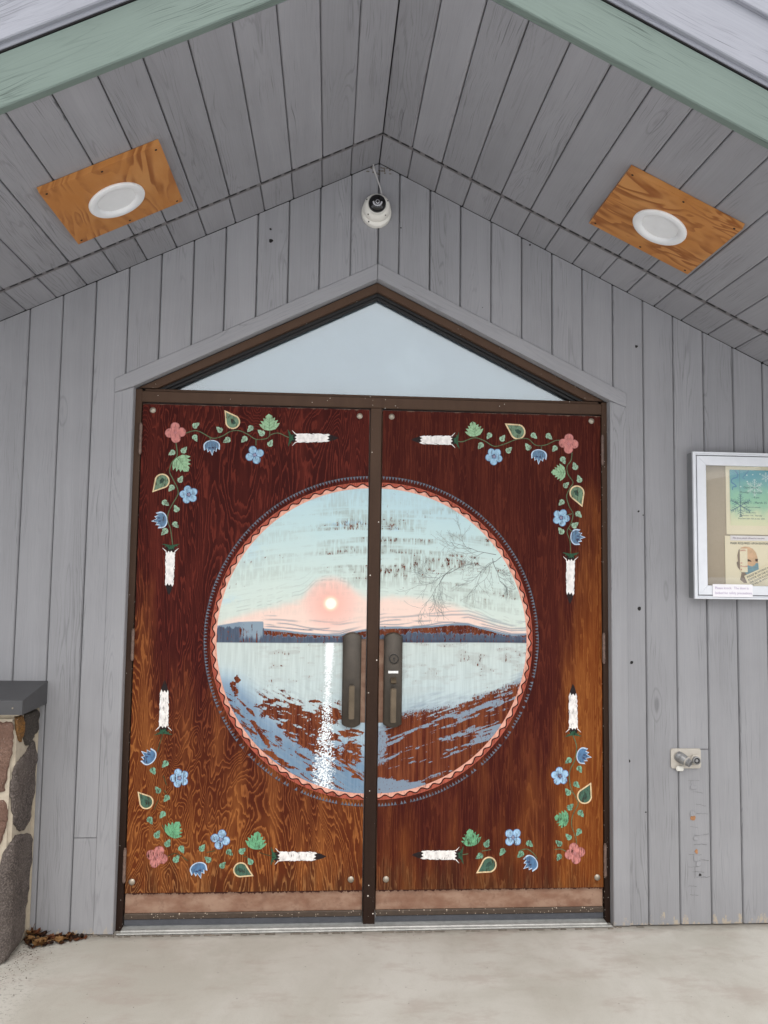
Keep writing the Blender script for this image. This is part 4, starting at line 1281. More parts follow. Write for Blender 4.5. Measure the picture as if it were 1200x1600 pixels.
def build_door(side):
    s = -1 if side == 'L' else 1
    if side == 'L': X0, X1 = -0.9555, MX - 0.0265
    else: X0, X1 = MX + 0.0265, 0.9645
    d = thing('door', 'left door leaf with the painted setting sun and a blank handle plate' if side == 'L' else 'right door leaf with the painted bare branch and a keyed lock plate', 'door',
              ((X0+X1)/2, 0.07, 0.02), 'painted entrance doors')
    box('door_slab', (X0, X1), (0.0515, 0.095), (0.048, 2.090), M_kick, d, 0.002)
    # plywood face with a notch for the lock plate at the meeting edge
    px0, px1 = (X0 + 0.001, X1 - 0.002) if side == 'L' else (X0 + 0.002, X1 - 0.001)
    zb, zt = 0.1405, 2.088
    nz0, nz1 = 0.785, 1.158
    if side == 'L':
        poly = [(px0, zb), (px1, zb + .001), (px1, nz0), (-0.117, nz0 + .012), (-0.117, 1.135), (-0.080, nz1), (-0.043, 1.138), (px1, 1.138), (px1, zt), (px0, zt - .002)]
    else:
        poly = [(px0, zb), (px1, zb - .001), (px1, zt), (px0, zt - .001), (px0, 1.138), (0.052, 1.138), (0.088, nz1), (0.127, 1.135), (0.127, nz0 + .012), (px0, nz0)]
    pan = plate('plywood_panel', poly, PY, 0.0512, M_panel[side], d, 0.0)
    build_mural(side, pan)
    border(side, pan)
    if side == 'R': branch(pan)
    M = MOTIFS[side]
    for c in M['pink']: flower(side, c, 'pink', pan)
    for c in M['blue']: flower(side, c, 'blue', pan)
    for c in M['leaf']: leaf(side, c, pan)
    for t in M['tear']: teardrop(side, t, pan)
    for t in M['tulip']: tulip(side, t, pan)
    for t in M['maple']: maple(side, t, pan)
    for t in M['feather']: feather(side, t, pan)
    vines(side, M['vine'], pan)
    # carriage bolts at the corners
    for (bx, bz) in (((-.914, 2.061), (-.064, 2.06), (-.929, .184), (-.069, .183)) if side == 'L' else ((.070, 2.061), (.924, 2.066), (.072, .182), (.938, .179))):
        T = Matrix.Translation((bx, PY, bz)) @ Matrix.Rotation(math.pi/2, 4, 'X')
        lathe('bolt', [(.0125, 0), (.0122, .0022), (.0095, .0048), (.0050, .0064), (.0006, .0068)], M_steel, T, pan, 18)
    # hinges
    hx = X0 - 0.0015 if side == 'L' else X1 + 0.0035
    for (ha, hb) in ((1.881, 2.000), (1.050, 1.166), (0.190, 0.312)):
        bm = bmesh.new()
        n = 5
        for i in range(n):
            a = ha + (hb-ha)*i/n; b = ha + (hb-ha)*(i+1)/n - .0012
            tube_pts(bm, [(hx, .0285, a), (hx, .0285, b)], .0062 if i % 2 else .0066, 12)
        tube_pts(bm, [(hx, .0285, hb), (hx, .0285, hb + .005)], .0045, 10)
        tube_pts(bm, [(hx, .0285, ha - .005), (hx, .0285, ha)], .0045, 10)
        bm_obj('hinge', bm, M_hinge, d)
    # bottom sweep and rubber
    box('door_sweep', (X0 + .001, X1 - .001), (0.038, 0.0512), (0.040, 0.062), M_sweep, d, 0.003)
    box('sweep_rubber', (X0 + .002, X1 - .002), (0.042, 0.050), (0.0175, 0.0395), M_rubber, d, 0.001)
    # handle plate: shallow barrel with arched ends
    cx = -0.0795 if side == 'L' else 0.0885
    hw = 0.0375
    z0, z1 = 0.796, 1.150
    bm = bmesh.new()
    nx, front = 10, []
    def arch(u): return 0.016*(1-u*u)
    cols = []
    for i in range(nx+1):
        u = -1 + 2*i/nx
        dep = 0.011*math.sqrt(max(0, 1 - (u*.95)**2)) + 0.0115
        x = cx + hw*u
        ya = 0.0512 - dep - 0.012
        cols.append([bm.verts.new((x, 0.0510, z0 - arch(u)*.8)), bm.verts.new((x, ya + .004, z0 - arch(u)*.8)), bm.verts.new((x, ya, z0 - arch(u)*.8 + .005)), bm.verts.new((x, ya, z1 + arch(u) - .006)), bm.verts.new((x, ya + .004, z1 + arch(u) - .001)), bm.verts.new((x, 0.0510, z1 + arch(u)))])
    for i in range(nx):
        for j in range(5): bm.faces.new((cols[i][j], cols[i+1][j], cols[i+1][j+1], cols[i][j+1]))
    bm.faces.new([c for c in cols[0]]); bm.faces.new([c for c in reversed(cols[-1])])
    pl_ = bm_obj('handle_plate', bm, M_hard, d)
    if side == 'R': pl_['label'] = 'keyed handle plate with thumb latch'
    for p_ in pl_.data.polygons: p_.use_smooth = abs(p_.normal.z) < .5 and abs(p_.normal.x) < .9
    yf = 0.0166
    # pull: flat bar on two feet
    ga, gb = (0.822, 0.955) if side == 'L' else (0.808, 0.945)
    bm = bmesh.new()
    bm_box(bm, (cx - .0115, cx + .0115), (yf - .030, yf - .022), (ga, gb), .003, 2)
    bm_box(bm, (cx - .009, cx + .009), (yf - .0215, yf + .002), (gb - .018, gb - .002), .002)
    bm_box(bm, (cx - .009, cx + .009), (yf - .0215, yf + .002), (ga + .002, ga + .018), .002)
    bm_obj('pull_grip', bm, M_grip, pl_)
    if side == 'R':
        T = Matrix.Translation((cx + .002, yf + .001, 1.060)) @ Matrix.Rotation(math.pi/2, 4, 'X')
        lathe('lock_cylinder', [(.0225, 0), (.0225, .003), (.0195, .004), (.0188, .0022), (.0165, .0022), (.0155, .0050), (.0010, .0055)], [M_hard, M_black], T, pl_, 32, [0, 0, 1, 1, 0, 0])
        plate('keyhole', circ(cx + .002, 1.062, .0035, 12) , yf - .0056, yf - .0046, M_black, pl_, 0)
        plate('keyhole', [(cx + .0008, 1.050), (cx + .0032, 1.050), (cx + .0032, 1.060), (cx + .0008, 1.060)], yf - .0060, yf - .0046, M_black, pl_, 0)
        box('label_sticker', (cx - .0205, cx + .0205), (yf - .0012, yf + .002), (1.0015, 1.0115), M_label, pl_, .0006)
        bm = bmesh.new()
        pr = [(.0, .962), (-.016, .962), (-.024, .966), (-.026, .976), (-.012, .985), (.0, .986)]
        vs = [bm.verts.new((cx - .011, yf + y, z)) for y, z in pr] + [bm.verts.new((cx + .011, yf + y, z)) for y, z in pr]
        n = len(pr)
        bm.faces.new(vs[:n]); bm.faces.new(list(reversed(vs[n:])))
        for i in range(n): bm.faces.new((vs[i], vs[(i+1) % n], vs[n + (i+1) % n], vs[n+i]))
        bm_obj('thumb_latch', bm, M_grip, pl_)
    return d
build_door('L')
build_door('R')

# ------------------------------------------------------------------ plywood plates with lamps in the soffit
def ply_mat(seed):
    k = NT('varnished fir plywood')
    uv = k.scale(k.uv(), (1, 1, 1), seed)
    base = k.noise(k.scale(uv, (1.6, 5.0, 1)), 1, 3, 0.5, 0.7)
    fr = k.math('FRACT', k.math('MULTIPLY', base, 11.0))
    tooth = k.math('MULTIPLY', k.step(fr, 0.25, 0.85), k.math('SUBTRACT', 1.0, k.step(fr, 0.88, 1.0)))
    big = k.noise(k.scale(uv, (3.5, 6, 1)), 1, 4, 0.6)
    fib = k.noise(k.scale(uv, (12, 300, 1)), 1, 3, 0.6)
    c = k.mix(k.step(big, 0.3, 0.7), lin((184, 122, 62)), lin((200, 144, 86)))
    c = k.mix(k.math('MULTIPLY', k.math('MULTIPLY', tooth, k.step(big, 0.36, 0.56)), 0.85), c, lin((136, 76, 34)))
    c = k.mix(k.math('MULTIPLY', fib, 0.22), c, lin((150, 90, 40)))
    k.bump(fib, 0.15, 0.001)
    return k.out(c, 0.5, 0, 0.35)
def soffit_lamp(s, x0, x1, y0, y1, lx, ly, label, seed):
    root = thing('ceiling_light', label, 'ceiling light', (lx, ly, soff(lx)), 'recessed lamps in the porch soffit')
    n = Vector((s*SL, 0, 1)).normalized()
    al = Vector((s, 0, -SL)).normalized()
    def p(x, y, h): return Vector((x, y, soff(x))) + n*h
    xm = (x0+x1)/2
    bm = bmesh.new()
    HB = -.021
    cor = [(x0, y0 + rnd.uniform(-.003, .003)), (x1, y0), (x1, y1), (x0, y1 + .002)]
    NS = 48
    angs = sorted([2*math.pi*i/NS for i in range(NS)] + [math.atan2(cy_-ly, cx_-lx) % (2*math.pi) for cx_, cy_ in cor])
    def rim(a):
        d = (math.cos(a), math.sin(a)); best = 9
        for i in range(4):
            (ax_, ay_), (bx_, by_) = cor[i], cor[(i+1) % 4]
            ex, ey = bx_-ax_, by_-ay_
            den = d[0]*ey - d[1]*ex
            if abs(den) < 1e-9: continue
            t = ((ax_-lx)*ey - (ay_-ly)*ex)/den
            u = ((ax_-lx)*d[1] - (ay_-ly)*d[0])/den
            if t > 0 and -1e-6 <= u <= 1+1e-6: best = min(best, t)
        return (lx + d[0]*best, ly + d[1]*best)
    loops = []
    for h in (HB, -.001):
        loops.append([bm.verts.new(p(*rim(a), h)) for a in angs])
        loops.append([bm.verts.new(p(lx + .066*cs*math.cos(a), ly + .066*math.sin(a), h)) for a in angs])
    NA = len(angs)
    for i in range(NA):
        j = (i+1) % NA
        for A, B in ((0, 1), (2, 3), (0, 2), (1, 3)):
            bm.faces.new((loops[A][i], loops[A][j], loops[B][j], loops[B][i]))
    o = bm_obj('plywood_plate', bm, ply_mat(seed), root)
    set_uv(o, al if s > 0 else (0, 1, 0), (0, 1, 0) if s > 0 else al, (seed[0], seed[1]))
    for x in (x0 + s*.018 if s > 0 else x0 - .018*s*-1, xm, x1 - s*.018 if s > 0 else x1 + .018*s):
        for y in (y0 + .018, y1 - .018):
            xx = min(max(x, min(x0, x1) + .016), max(x0, x1) - .016)
            c = p(xx, y, HB - .0001)
            R_ = Matrix.Translation(c) @ (-n).to_track_quat('Z', 'Y').to_matrix().to_4x4()
            lathe('screw', [(.0042, 0), (.0040, .0008), (.0008, .0009)], M_hole, R_, o, 10)
    R_ = Matrix.Translation(p(lx, ly, HB)) @ (-n).to_track_quat('Z', 'Y').to_matrix().to_4x4()
    lathe('trim_ring', [(.098, -.0005), (.0985, .004), (.096, .0075), (.088, .010), (.078, .0095), (.071, .0065), (.063, -.004), (.057, -.017), (.057, -.0185)], M_whitemetal, R_, root, 56)
    lathe('lamp_lens', [(.0568, -.0150), (.050, -.0158), (.030, -.0166), (.0005, -.0168)], M_lens, R_, root, 40)
soffit_lamp(-1, -1.115, -0.748, -0.762, -0.375, -0.935, -0.555, 'round white recessed lamp on the left plywood plate', (3.1, 7.7, 0))
soffit_lamp(1, 0.785, 1.165, -0.785, -0.385, 0.976, -0.576, 'round white recessed lamp on the right plywood plate', (11.3, 2.2, 0))

# ------------------------------------------------------------------ dome camera above the gable window
camr = thing('security_camera', 'white dome security camera with dark window above the door gable', 'security camera', (-0.010, 0.0, 2.925))
ax = Vector((0.0, -0.80, -0.26)).normalized()
B0 = Matrix.Translation((-0.010, -0.001, 2.915)) @ Vector((0, -1, -0.0)).to_track_quat('Z', 'Y').to_matrix().to_4x4()
lathe('base_ring', [(.0625, 0), (.063, .016), (.061, .022), (.055, .026), (.045, .030), (.001, .031)], M_white, B0, camr, 48)
B1 = Matrix.Translation((-0.010, -0.024, 2.925)) @ Vector((0.0, -1, -0.12)).to_track_quat('Z', 'Y').to_matrix().to_4x4()
lathe('turret', [(.058, 0), (.058, .010), (.0565, .022), (.053, .032), (.047, .040), (.0395, .045), (.0375, .044), (.001, .043)], M_white, B1, camr, 48)
k_ = NT('smoked dome'); M_dome = k_.out((0.006, 0.006, 0.007, 1), 0.04, 0.0, 0.6)
B2 = Matrix.Translation((-0.010, -0.066, 2.9285)) @ Vector((0.0, -1, -0.12)).to_track_quat('Z', 'Y').to_matrix().to_4x4()
lathe('dome', [(.0370, -.002), (.0365, .006), (.0335, .014), (.027, .021), (.018, .0255), (.009, .0278), (.0006, .0284)], M_dome, B2, camr, 40)
M_led = simple('silver lens cluster', (190, 190, 194), 0.3, 0.5, 0.1)
for i in range(9):
    a = math.pi*(1.15 + 0.70*i/8*1.0) if False else math.radians(180 + 180*i/8 + 0)
    r = .0165
    R_ = B2 @ Matrix.Translation((r*math.cos(a), -.001 + r*math.sin(a)*.80, .0240))
    lathe('lens_diode', [(.0040, 0), (.0036, .003), (.0006, .0044)], M_led, R_, camr, 10)
lathe('lens_ring', [(.0085, .0235), (.0085, .0285), (.006, .0295), (.0055, .0265), (.0006, .0265)], [M_led, M_black], B2, camr, 24, [0, 0, 1, 1])
for i, a in enumerate((0.5, 2.6, 3.9, 5.5)):
    R_ = B1 @ Matrix.Translation((.0495*math.cos(a), .0495*math.sin(a), .0372))
    lathe('screw', [(.0032, 0), (.003, .0012), (.0006, .0013)], M_hole, R_, camr, 10)
for a in (4.1,):
    R_ = B0 @ Matrix.Translation((.056*math.cos(a), .056*math.sin(a), .0252))
    lathe('screw', [(.0034, 0), (.003, .0012), (.0006, .0013)], M_hole, R_, camr, 10)
bm = bmesh.new()
pts = [(-.026, -.020, soff(.026) + .006), (-.024, -.014, 3.115), (-.012, -.008, 3.075), (.004, -.006, 3.03), (.014, -.006, 2.985), (.018, -.006, 2.965)]
tube_pts(bm, [Vector(p) for p in smooth([(a, c) for a, b, c in pts], 5) and [(q[0], -.008, q[1]) for q in smooth([(a, c) for a, b, c in pts], 5)]], .0030, 8)
tube_pts(bm, [(-.0255, -.0085, 3.118), (-.0235, -.008, 3.105), (-.0165, -.008, 3.088)], [.0046, .0052, .0032], 10)
bm_obj('cable', bm, simple('grey cable', (196, 194, 192), 0.5, 0, 0.05), camr, True)
# dust web in the ridge corner
webm = simple('dusty web', (112, 104, 96), 0.95, 0, 0.2, 80)
for i in range(16):
    x = rnd.uniform(-.05, .05); z = rnd.uniform(3.085, 3.12)
    blob('web_clump', x, min(z, soff(x) - .006), rnd.uniform(.003, .007), rnd.uniform(.0015, .004), -0.0024, webm, wall, 7, .4)

# ------------------------------------------------------------------ glazed notice board on the right
nb = thing('notice_board', 'white framed glazed notice board on the wall right of the doors', 'notice board', (1.7, 0, 1.62))
NX0, NX1, NZ0, NZ1, ND = 1.321, 2.03, 1.320, 1.930, -0.060
M_frame = simple('white aluminium frame', (224, 227, 232), 0.35, 0.15, 0.04, 30, 0.02)
M_side = simple('grey aluminium case side', (128, 130, 132), 0.5, 0.2, 0.06, 30, 0.02)
for nm, x, z in (('case_side', (NX0 + .002, NX0 + .010), (NZ0 + .002, NZ1 - .002)), ('case_side', (NX1 - .010, NX1 - .002), (NZ0 + .002, NZ1 - .002)), ('case_side', (NX0 + .0105, NX1 - .0105), (NZ1 - .010, NZ1 - .002)), ('case_side', (NX0 + .0105, NX1 - .0105), (NZ0 + .002, NZ0 + .010))):
    box(nm, x, (ND + .012, -.001), z, M_side, nb, .001)
def mitre(name, w0, w1, y0, y1, mat, bev):
    a, b, c, d = (NX0 + w0, NX1 - w0, NZ0 + w0, NZ1 - w0)
    e, f, g, h = (NX0 + w1, NX1 - w1, NZ0 + w1, NZ1 - w1)
    for q in ([(a, c), (e, g), (e, h), (a, d)], [(e, g), (a, c), (b, c), (f, g)], [(f, g), (b, c), (b, d), (f, h)], [(e, h), (f, h), (b, d), (a, d)]):
        plate(name, q, y0, y1, mat, nb, bev)
mitre('outer_frame', 0.0, 0.0075, ND, ND + .0115, M_frame, .001)
mitre('outer_frame_bead', 0.0078, 0.0135, ND + .002, ND + .0115, M_frame, .001)
mitre('frame_groove', 0.0137, 0.0165, ND + .008, ND + .0118, M_gasket, .0)
mitre('door_frame', 0.0168, 0.0555, ND + .001, ND + .016, M_frame, .0015)
def board_mat():
    k = NT('beige woven backing')
    o = k.obj()
    a = k.noise(k.scale(o, (30, 1, 500)), 1, 2, .6); b = k.noise(k.scale(o, (500, 1, 30)), 1, 2, .6)
    n = k.noise(k.scale(o, (9, 1, 9)), 1, 4, .6)
    c = k.mix(k.math('ADD', k.math('MULTIPLY', a, .5), k.math('MULTIPLY', b, .5)), lin((176, 164, 146)), lin((206, 194, 176)))
    c = k.mix(k.math('MULTIPLY', n, .35), c, lin((160, 148, 132)))
    return k.out(c, 0.9, 0, .1)
box('back_board', (NX0 + .011, NX1 - .011), (-.006, -.0015), (NZ0 + .011, NZ1 - .011), board_mat(), nb, 0)
box('glass_pane', (NX0 + .050, NX1 - .050), (ND + .0165, ND + .0195), (NZ0 + .050, NZ1 - .050), M_case_glass, nb, 0)
M_cream = simple('cream paper', (248, 240, 214), 0.85, 0, 0.02, 8, 0.02)
M_paper = simple('white paper', (244, 242, 246), 0.85, 0, 0.02, 8, 0.02)
M_ink = simple('dark ink', (62, 66, 66), 0.8, 0, 0.05)
M_ink2 = simple('teal ink', (70, 104, 110), 0.8, 0, 0.05)
M_red = simple('red ink', (196, 70, 60), 0.8, 0, 0.05)
M_violet = simple('violet ink', (130, 108, 140), 0.8, 0, 0.05)
PYB = -0.0085
def sheet(name, x0, x1, z0, z1, y, mat, label, group=None, rot=0.0):
    n = 6
    vs, fs = [], []
    for j in range(2):
        for i in range(n+1):
            u = i/n
            yy = y - .0015*math.sin(u*math.pi)
            vs.append((x0 + (x1-x0)*u, yy, (z0, z1)[j]))
    m = len(vs)
    vs += [(v[0], v[1] + .0006, v[2]) for v in vs]
    for i in range(n):
        fs.append((i, i+1, n+2+i, n+1+i)); fs.append((m+n+1+i, m+n+2+i, m+i+1, m+i))
    fs += [(0, n+1, m+n+1, m), (n, m+n, m+2*n+1, 2*n+1)]
    for i in range(n):
        fs.append((i, m+i, m+i+1, i+1)); fs.append((n+1+i, n+2+i, m+n+2+i, m+n+1+i))
    o = raw(name, vs, fs, mat, None)
    tag(o, label, 'poster' if 'poster' in name else 'paper notice', group)
    return o
# winter opening poster
px = 1.486
p1 = sheet('poster', px, px + .216, 1.590, 1.888, PYB, M_cream, 'cream winter poster with blue green snowflake picture, upper sheet in notice board', 'sheets inside the notice board')
def winter_mat():
    k = NT('blue green winter print')
    s = k.sep(k.obj())
    t = k.math('DIVIDE', k.math('SUBTRACT', s[2], 1.628), .236)
    n = k.noise(k.scale(k.obj(), (22, 1, 22)), 1, 4, .6)
    t2 = k.math('ADD', t, k.math('MULTIPLY', k.math('SUBTRACT', n, .5), .35))
    c = k.mix(k.step(t2, .05, .45), lin((238, 240, 206)), lin((164, 216, 188)))
    c = k.mix(k.step(t2, .45, .95), c, lin((112, 176, 192)))
    return k.out(c, .8, 0, .2)
F = PYB - .0022
def flat(name, polys, mats, parent, y): return film(name, polys, mats, parent, y)
flat('printed_picture', [([(px + .017, 1.628), (px + .200, 1.628), (px + .200, 1.864), (px + .017, 1.864)], 0, 0)], [winter_mat()], p1, F)
M_flake = simple('slate snowflake print', (96, 136, 150), .8, 0, .05); M_ribbon = simple('blue ribbon print', (96, 150, 184), .8, 0, .05); M_frost = simple('white frost print', (226, 242, 240), .8, 0, .05)
def snowflake(cx, cz, R_, w):
    P_ = []
    for i in range(6):
        a = math.pi*i/3 + math.pi/6
        d = (math.cos(a), math.sin(a))
        for q in stroke([(cx, cz), (cx + d[0]*R_, cz + d[1]*R_)], w, w*.7): P_.append((q, 0, .0002))
        for u in (.35, .55, .75, .9):
            for s in (-1, 1):
                b = a + s*.95; l = R_*(.34 if u < .6 else .2)
                p = (cx + d[0]*R_*u, cz + d[1]*R_*u)
                for q in stroke([p, (p[0] + math.cos(b)*l, p[1] + math.sin(b)*l)], w*.8, w*.5): P_.append((q, 0, .0002))
    return P_
P_ = snowflake(px + .062, 1.712, .048, .0034)
for q in stroke([(px + .060, 1.864), (px + .061, 1.76)], .0016): P_.append((q, 0, .0002))
flat('printed_snowflake', P_, [M_flake], p1, F)
flat('printed_snowflake', snowflake(px + .125, 1.79, .036, .0022), [M_frost], p1, F - .0001)
flat('printed_snowflake', snowflake(px + .175, 1.835, .02, .0015), [M_frost], p1, F - .0001)
for a, b in ((.092, 1.842), (.118, 1.845), (.15, 1.848), (.064, 1.793), (.148, 1.80), (.185, 1.77), (.093, 1.815)):
    flat('printed_sparkle', [(circ(px + a, b, .003, 8), 0, .0002)], [M_frost], p1, F - .0001)
rb = smooth([(px + .040, 1.862), (px + .052, 1.845), (px + .048, 1.832), (px + .030, 1.826), (px + .024, 1.812), (px + .040, 1.800), (px + .044, 1.793), (px + .030, 1.790), (px + .028, 1.778)], 6)
rb2 = smooth([(px + .100, 1.862), (px + .086, 1.845), (px + .074, 1.832), (px + .085, 1.825)], 6)
flat('printed_ribbon', [(q, 0, .0003) for q in stroke(rb, .007, .004) + stroke(rb2, .005, .003)], [M_ribbon], p1, F)
tx = px + .108
for body, z, sz, mat in (('Winter Hours', 1.786, .0125, M_ink2), ('Monday - Thursday', 1.765, .0125, M_ink2), ('9am - 4pm', 1.744, .0125, M_ink2), ('November 1 - March 15', 1.721, .0140, M_ink2),
                         ('The Centre will be closed on Fridays and weekends', 1.704, .0068, M_ink2), ('and the following:', 1.693, .0070, M_ink2), ('Closed for the holidays', 1.681, .0070, M_ink2),
                         ('November 11th   Thursday', 1.668, .0085, M_ink2), ('December 24th, 25th, & 26th  2020', 1.655, .0080, M_ink2)):
    if body in ('Winter Hours', '9am - 4pm', 'and the following:', 'Closed for the holidays', 'The Centre will be closed on Fridays and weekends'): 
        pass
    text('lettering', {'Winter Hours': 'Open Hours', '9am - 4pm': '- 4 pm', 'and the following:': '. . . . . . . . . . .', 'Closed for the holidays': 'Holiday Hours', 'The Centre will be closed on Fridays and weekends': 'Closed Fridays and weekends'}.get(body, body),
         sz, tx + (.02 if body == '9am - 4pm' else 0), F - .0004, z, mat, p1, 0, 'CENTER')
# mask poster
qx = 1.478
p2 = sheet('poster', qx, qx + .216, 1.362, 1.584, PYB, M_cream, 'cream poster of a masked bald head, lower sheet in notice board', 'sheets inside the notice board')
text('lettering', 'MASK REQUIRED UPON ENTRANCE', .0125, qx + .022, F - .0002, 1.549, M_ink, p2, 0, 'LEFT', .92)
M_skin = simple('printed skin', (226, 190, 156), .8, 0, .12, 60); M_skin2 = simple('printed grey skin shade', (150, 136, 124), .8, 0, .12, 60); M_maskp = simple('printed blue mask', (132, 172, 188), .8, 0, .08, 60); M_dk = simple('printed dark brow', (92, 70, 58), .8, 0, .1)
def hp(pts): return [(qx + .050 + u*.094, 1.540 - v*.155) for u, v in pts]
head = hp([(.08, .10), (.20, .03), (.38, .0), (.56, .01), (.74, .06), (.88, .16), (.94, .28), (.96, .36), (.98, .46), (1.0, .62), (.92, .74), (.74, .80), (.56, .84), (.52, .98), (.30, .99), (.13, .90), (.20, .72), (.10, .62), (.02, .56), (-.02, .44), (.04, .40), (.02, .24)])
shade = hp([(.08, .10), (.16, .05), (.14, .2), (.14, .40), (.17, .56), (.24, .66), (.50, .70), (.56, .84), (.52, .98), (.30, .99), (.13, .90), (.20, .72), (.10, .62), (.02, .56), (-.02, .44), (.04, .40), (.02, .24)])
mask = hp([(.20, .60), (.44, .50), (.70, .54), (.92, .43), (.98, .46), (1.0, .62), (.92, .74), (.74, .80), (.56, .83), (.40, .74)])
flat('printed_head', [(head, 0, .0001), (shade, 1, .0002), (mask, 2, .0003), (hp([(.46, .335), (.60, .36), (.68, .41), (.46, .40)]), 3, .0004), (hp([(.84, .33), (.97, .33), (.95, .41), (.85, .40)]), 3, .0004),
      (hp([(.74, .40), (.84, .50), (.70, .53)]), 0, .0004), ] + [(q, 1, .0005) for a in ((.42, .60, .95, .56), (.45, .70, .96, .66)) for q in stroke(hp([(a[0], a[1]), (a[2], a[3])]), .0010)], [M_skin, M_skin2, M_maskp, M_dk], p2, F)
sl = sheet('paper_notice', qx + .062, qx + .095, 1.432, 1.531, F - .0012, M_cream, 'narrow slip with red words stuck over the face of the masked head', 'paper slips in the notice board')
for b, z, sz in (('public.', 1.521, .010), ('of', 1.468, .009), ('Proceed', 1.454, .009), ('&', 1.440, .009)):
    text('lettering', b, sz, qx + .0635, F - .0034, z, M_red, sl)
# slip across, tilted slip, note taped on the frame
s1 = sheet('paper_notice', qx + .022, qx + .216, 1.5645, 1.5855, F - .0014, M_paper, 'thin white strip with small violet italic print between the two posters', 'paper slips in the notice board')
text('lettering', 'This many people allowed at one time', .0095, qx + .030, F - .0036, 1.572, M_violet, s1, 0, 'LEFT', .95, .3)
tl = sheet('paper_notice', 0, .16, -.052, 0.0, 0, M_cream, 'tilted cream slip of typed capitals over the corner of the mask poster', 'paper slips in the notice board')
for b, z in (('PLEASE BE PATIENT &', -.0135), ('KNOCK ON THE DOOR', -.0265), ('THE DOOR IS LOCKED', -.0395), ('WE WILL BE WITH YOU SHORTLY', -.0505)):
    text('lettering', b, .0115 if len(b) < 22 else .0100, .008, -.0022, z, M_ink, tl, 0, 'LEFT', .95)
tl.location = (qx + .078, F - .0030, 1.4165); tl.rotation_euler = (0, -.42, 0)
nt = sheet('paper_notice', 1.395, 1.565, 1.329, 1.381, ND - .0022, M_paper, 'white note in faint violet type taped to the lower rim of the notice board', None)
M_faint = simple('faint violet ink', (186, 172, 198), .8, 0, .05)
text('lettering', 'Please knock.  The door is', .0145, 1.404, ND - .0042, 1.361, M_faint, nt, 0, 'LEFT', .92)
text('lettering', 'locked for safety precautions.', .0145, 1.404, ND - .0042, 1.341, M_faint, nt, 0, 'LEFT', .92)

# ------------------------------------------------------------------ twin hose outlet on the right
hy = thing('wall_outlet', 'small steel plate with twin pipe fittings low on right wall', 'pipe outlet', (1.297, 0, .667))
M_plate = simple('brushed steel plate', (188, 182, 172), .45, .25, .08, 40, .03)
M_zinc = simple('dull zinc fitting', (142, 142, 142), .38, .6, .2, 50)
hx0, hx1, hz0, hz1 = 1.234, 1.3605, .6255, .7055
rr = .008
pts = []
for cx_, cz_, a0 in ((hx1-rr, hz1-rr, 0), (hx0+rr, hz1-rr, 90), (hx0+rr, hz0+rr, 180), (hx1-rr, hz0+rr, 270)):
    for a in range(0, 91, 18): pts.append((cx_ + rr*math.cos(math.radians(a0+a)), cz_ + rr*math.sin(math.radians(a0+a))))
plate('face_plate', pts, -.0065, -.0015, M_plate, hy, .0015, 2)
D1 = Matrix.Translation((1.270, -.0065, .672)) @ Vector((.55, -.85, -.38)).to_track_quat('Z', 'Y').to_matrix().to_4x4()
lathe('threaded_nozzle', [(.0215, -.008), (.0215, .006), (.0205, .0075), (.0205, .0095), (.0215, .011), (.0205, .0125), (.0205, .0145), (.0215, .016), (.0205, .0175), (.0200, .030), (.0175, .034), (.0175, .038), (.0150, .040), (.0150, .052), (.0125, .053), (.0118, .047), (.0005, .047)], M_zinc, D1, hy, 28)
lathe('collar', [(.0190, .0335), (.0205, .0345), (.0205, .0370), (.0190, .0380)], M_plate, D1, hy, 28)
D2 = Matrix.Translation((1.3335, -.0065, .661)) @ Vector((0, -1, 0)).to_track_quat('Z', 'Y').to_matrix().to_4x4()
lathe('hex_nut', [(.0225, 0), (.0225, .010), (.0195, .012), (.0005, .012)], M_plate, D2, hy, 6)
lathe('washer', [(.0245, -.001), (.0245, .0015), (.001, .0016)], M_plate, D2, hy, 28)
lathe('threaded_nipple', [(.0160, .010), (.0160, .016), (.0152, .017), (.0160, .018), (.0160, .022), (.0120, .0225), (.0112, .016), (.0070, .0162), (.0065, .021), (.0005, .0212)], [M_zinc, M_black], D2, hy, 28, [0, 0, 0, 0, 0, 0, 1, 0, 0])
box('cap_tab', (1.253, 1.284), (-.016, -.0085), (.6165, .6365), M_white, hy, .003, 2)

# ------------------------------------------------------------------ fieldstone pier on the left
pier = thing('stone_pier', 'low fieldstone pier with dark metal cap at left wall foot', 'stone pier', (-1.65, -.11, 0))
XC, YFP, ZT = -1.305, -.215, .872
def stone_mat(name, c0, c1, c2):
    k = NT(name)
    o = k.obj()
    n1 = k.noise(o, 9, 4, .6); n2 = k.noise(o, 160, 3, .7); n3 = k.noise(o, 420, 2, .6)
    d, cc = k.vor(o, 190)
    c = k.mix(k.step(n1, .3, .7), lin(c0), lin(c1))
    c = k.mix(k.step(n2, .42, .66), c, lin(c2))
    c = k.mix(k.math('MULTIPLY', k.step(n3, .56, .70), .45), c, lin((42, 38, 36)))
    c = k.mix(k.math('MULTIPLY', k.math('LESS_THAN', d, .22), k.math('LESS_THAN', k.sep(cc)[0], .10)), c, lin((168, 160, 152)))
    k.bump(k.math('ADD', n2, k.math('MULTIPLY', n3, .6)), 1.0, .006)
    return k.out(c, .85, 0, .25)
M_st = [stone_mat('dark granite', (78, 70, 67), (102, 93, 88), (128, 118, 112)), stone_mat('rosy brown fieldstone', (120, 92, 80), (142, 114, 100), (112, 88, 76)), stone_mat('grey slate stone', (72, 66, 62), (92, 86, 80), (60, 54, 50)), stone_mat('rusty quartz stone', (150, 106, 52), (130, 106, 84), (96, 70, 48))]
